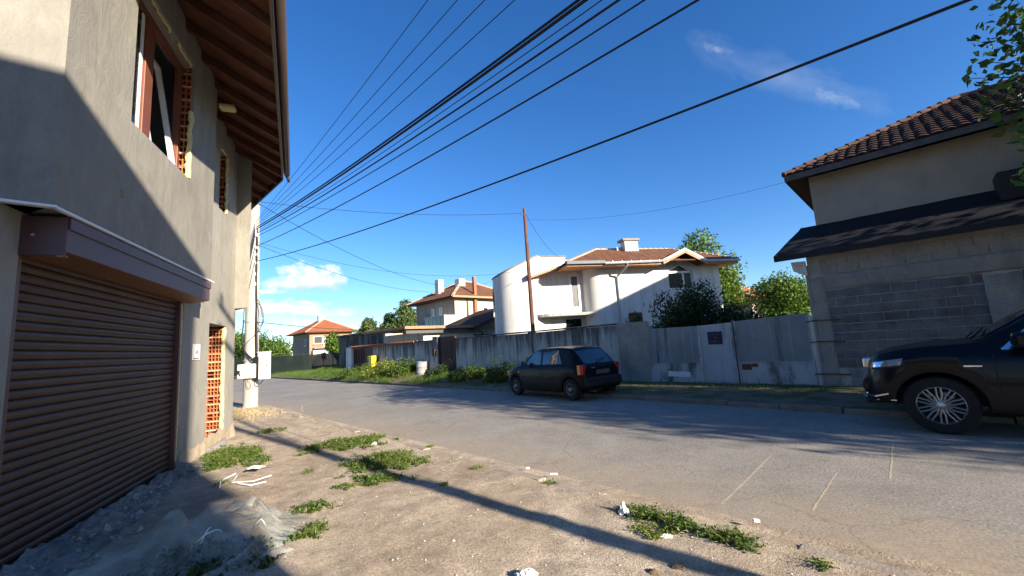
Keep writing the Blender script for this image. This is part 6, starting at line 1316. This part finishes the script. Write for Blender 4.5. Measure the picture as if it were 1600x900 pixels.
col = put(col, cloud(-26.0, 9.5, 7.2, 2.5, 0, 2.4, .5, .28, .5, .95, seed=1.3), W_, G_)
col = put(col, cloud(-30.6, 8.0, 3.0, .5, 2, 1.5, .6, .2, .6, .8, seed=4.), W_, G_)
col = put(col, cloud(-29.0, 6.0, 9.0, 1.6, -3, 2.6, .5, .22, .5, .95, seed=7.), W_, G_)
col = put(col, cloud(-26.5, 4.0, 11.0, 1.3, -2, 1.8, .7, .2, .9, .6, seed=9.), W_, G_)
col = put(col, cloud(36.5, 27.2, 14.0, 2.4, -38, 2.0, .35, .15, 2.2, .5, detail=11, seed=2.), (3.6, 4.0, 4.5), (3.0, 3.5, 4.2))
col = put(col, cloud(40.6, 23.4, 3.4, .9, -38, 2.6, .5, .2, 1.4, .42, detail=11, seed=5.), (3.8, 4.2, 4.6), (3.0, 3.5, 4.2))
col = put(col, cloud(30.0, 32.2, 3.0, .8, -30, 2.2, .6, .35, 1.0, .4, seed=6.), (3.8, 4.2, 4.6), (3.0, 3.5, 4.2))
hs = _n(nt, 'ShaderNodeHueSaturation'); hs.inputs['Saturation'].default_value = 1.22; hs.inputs['Hue'].default_value = .508; nt.links.new(col, hs.inputs['Color'])
nt.links.new(hs.outputs[0], bg.inputs[0]); bg.inputs[1].default_value = .085
sun = bpy.data.lights.new('sun', 'SUN'); sun.energy = 5.0; sun.angle = R(.53); sun.color = (1, .88, .72); so = bpy.data.objects.new('sun', sun); COL.objects.link(so)
sv = Vector((sdir[0] * math.cos(R(EL)), sdir[1] * math.cos(R(EL)), math.sin(R(EL)))); so.rotation_euler = sv.to_track_quat('Z', 'Y').to_euler(); so.location = sv * 60
cam = bpy.data.cameras.new('camera'); co = bpy.data.objects.new('camera', cam); COL.objects.link(co); SC.camera = co
cam.sensor_width = 36; cam.lens = 36 * 650 / 1600; cam.clip_start = .05; cam.clip_end = 3000
pt, rl = R(7.7), R(3.6); f = Vector((0, math.cos(pt), math.sin(pt))); u0 = Vector((0, -math.sin(pt), math.cos(pt))); r0 = Vector((1, 0, 0))
r_ = r0 * math.cos(rl) - u0 * math.sin(rl); u_ = r0 * math.sin(rl) + u0 * math.cos(rl)
co.matrix_world = Matrix(((r_.x, u_.x, -f.x, 0), (r_.y, u_.y, -f.y, 0), (r_.z, u_.z, -f.z, 1.6), (0, 0, 0, 1)))
vs = SC.view_settings; vs.view_transform = 'Standard'; vs.look = 'None'; vs.exposure = 1.4; vs.gamma = 1; vs.use_curve_mapping = False
SC.cycles.max_bounces = 8; SC.cycles.transparent_max_bounces = 16; SC.cycles.use_denoising = True
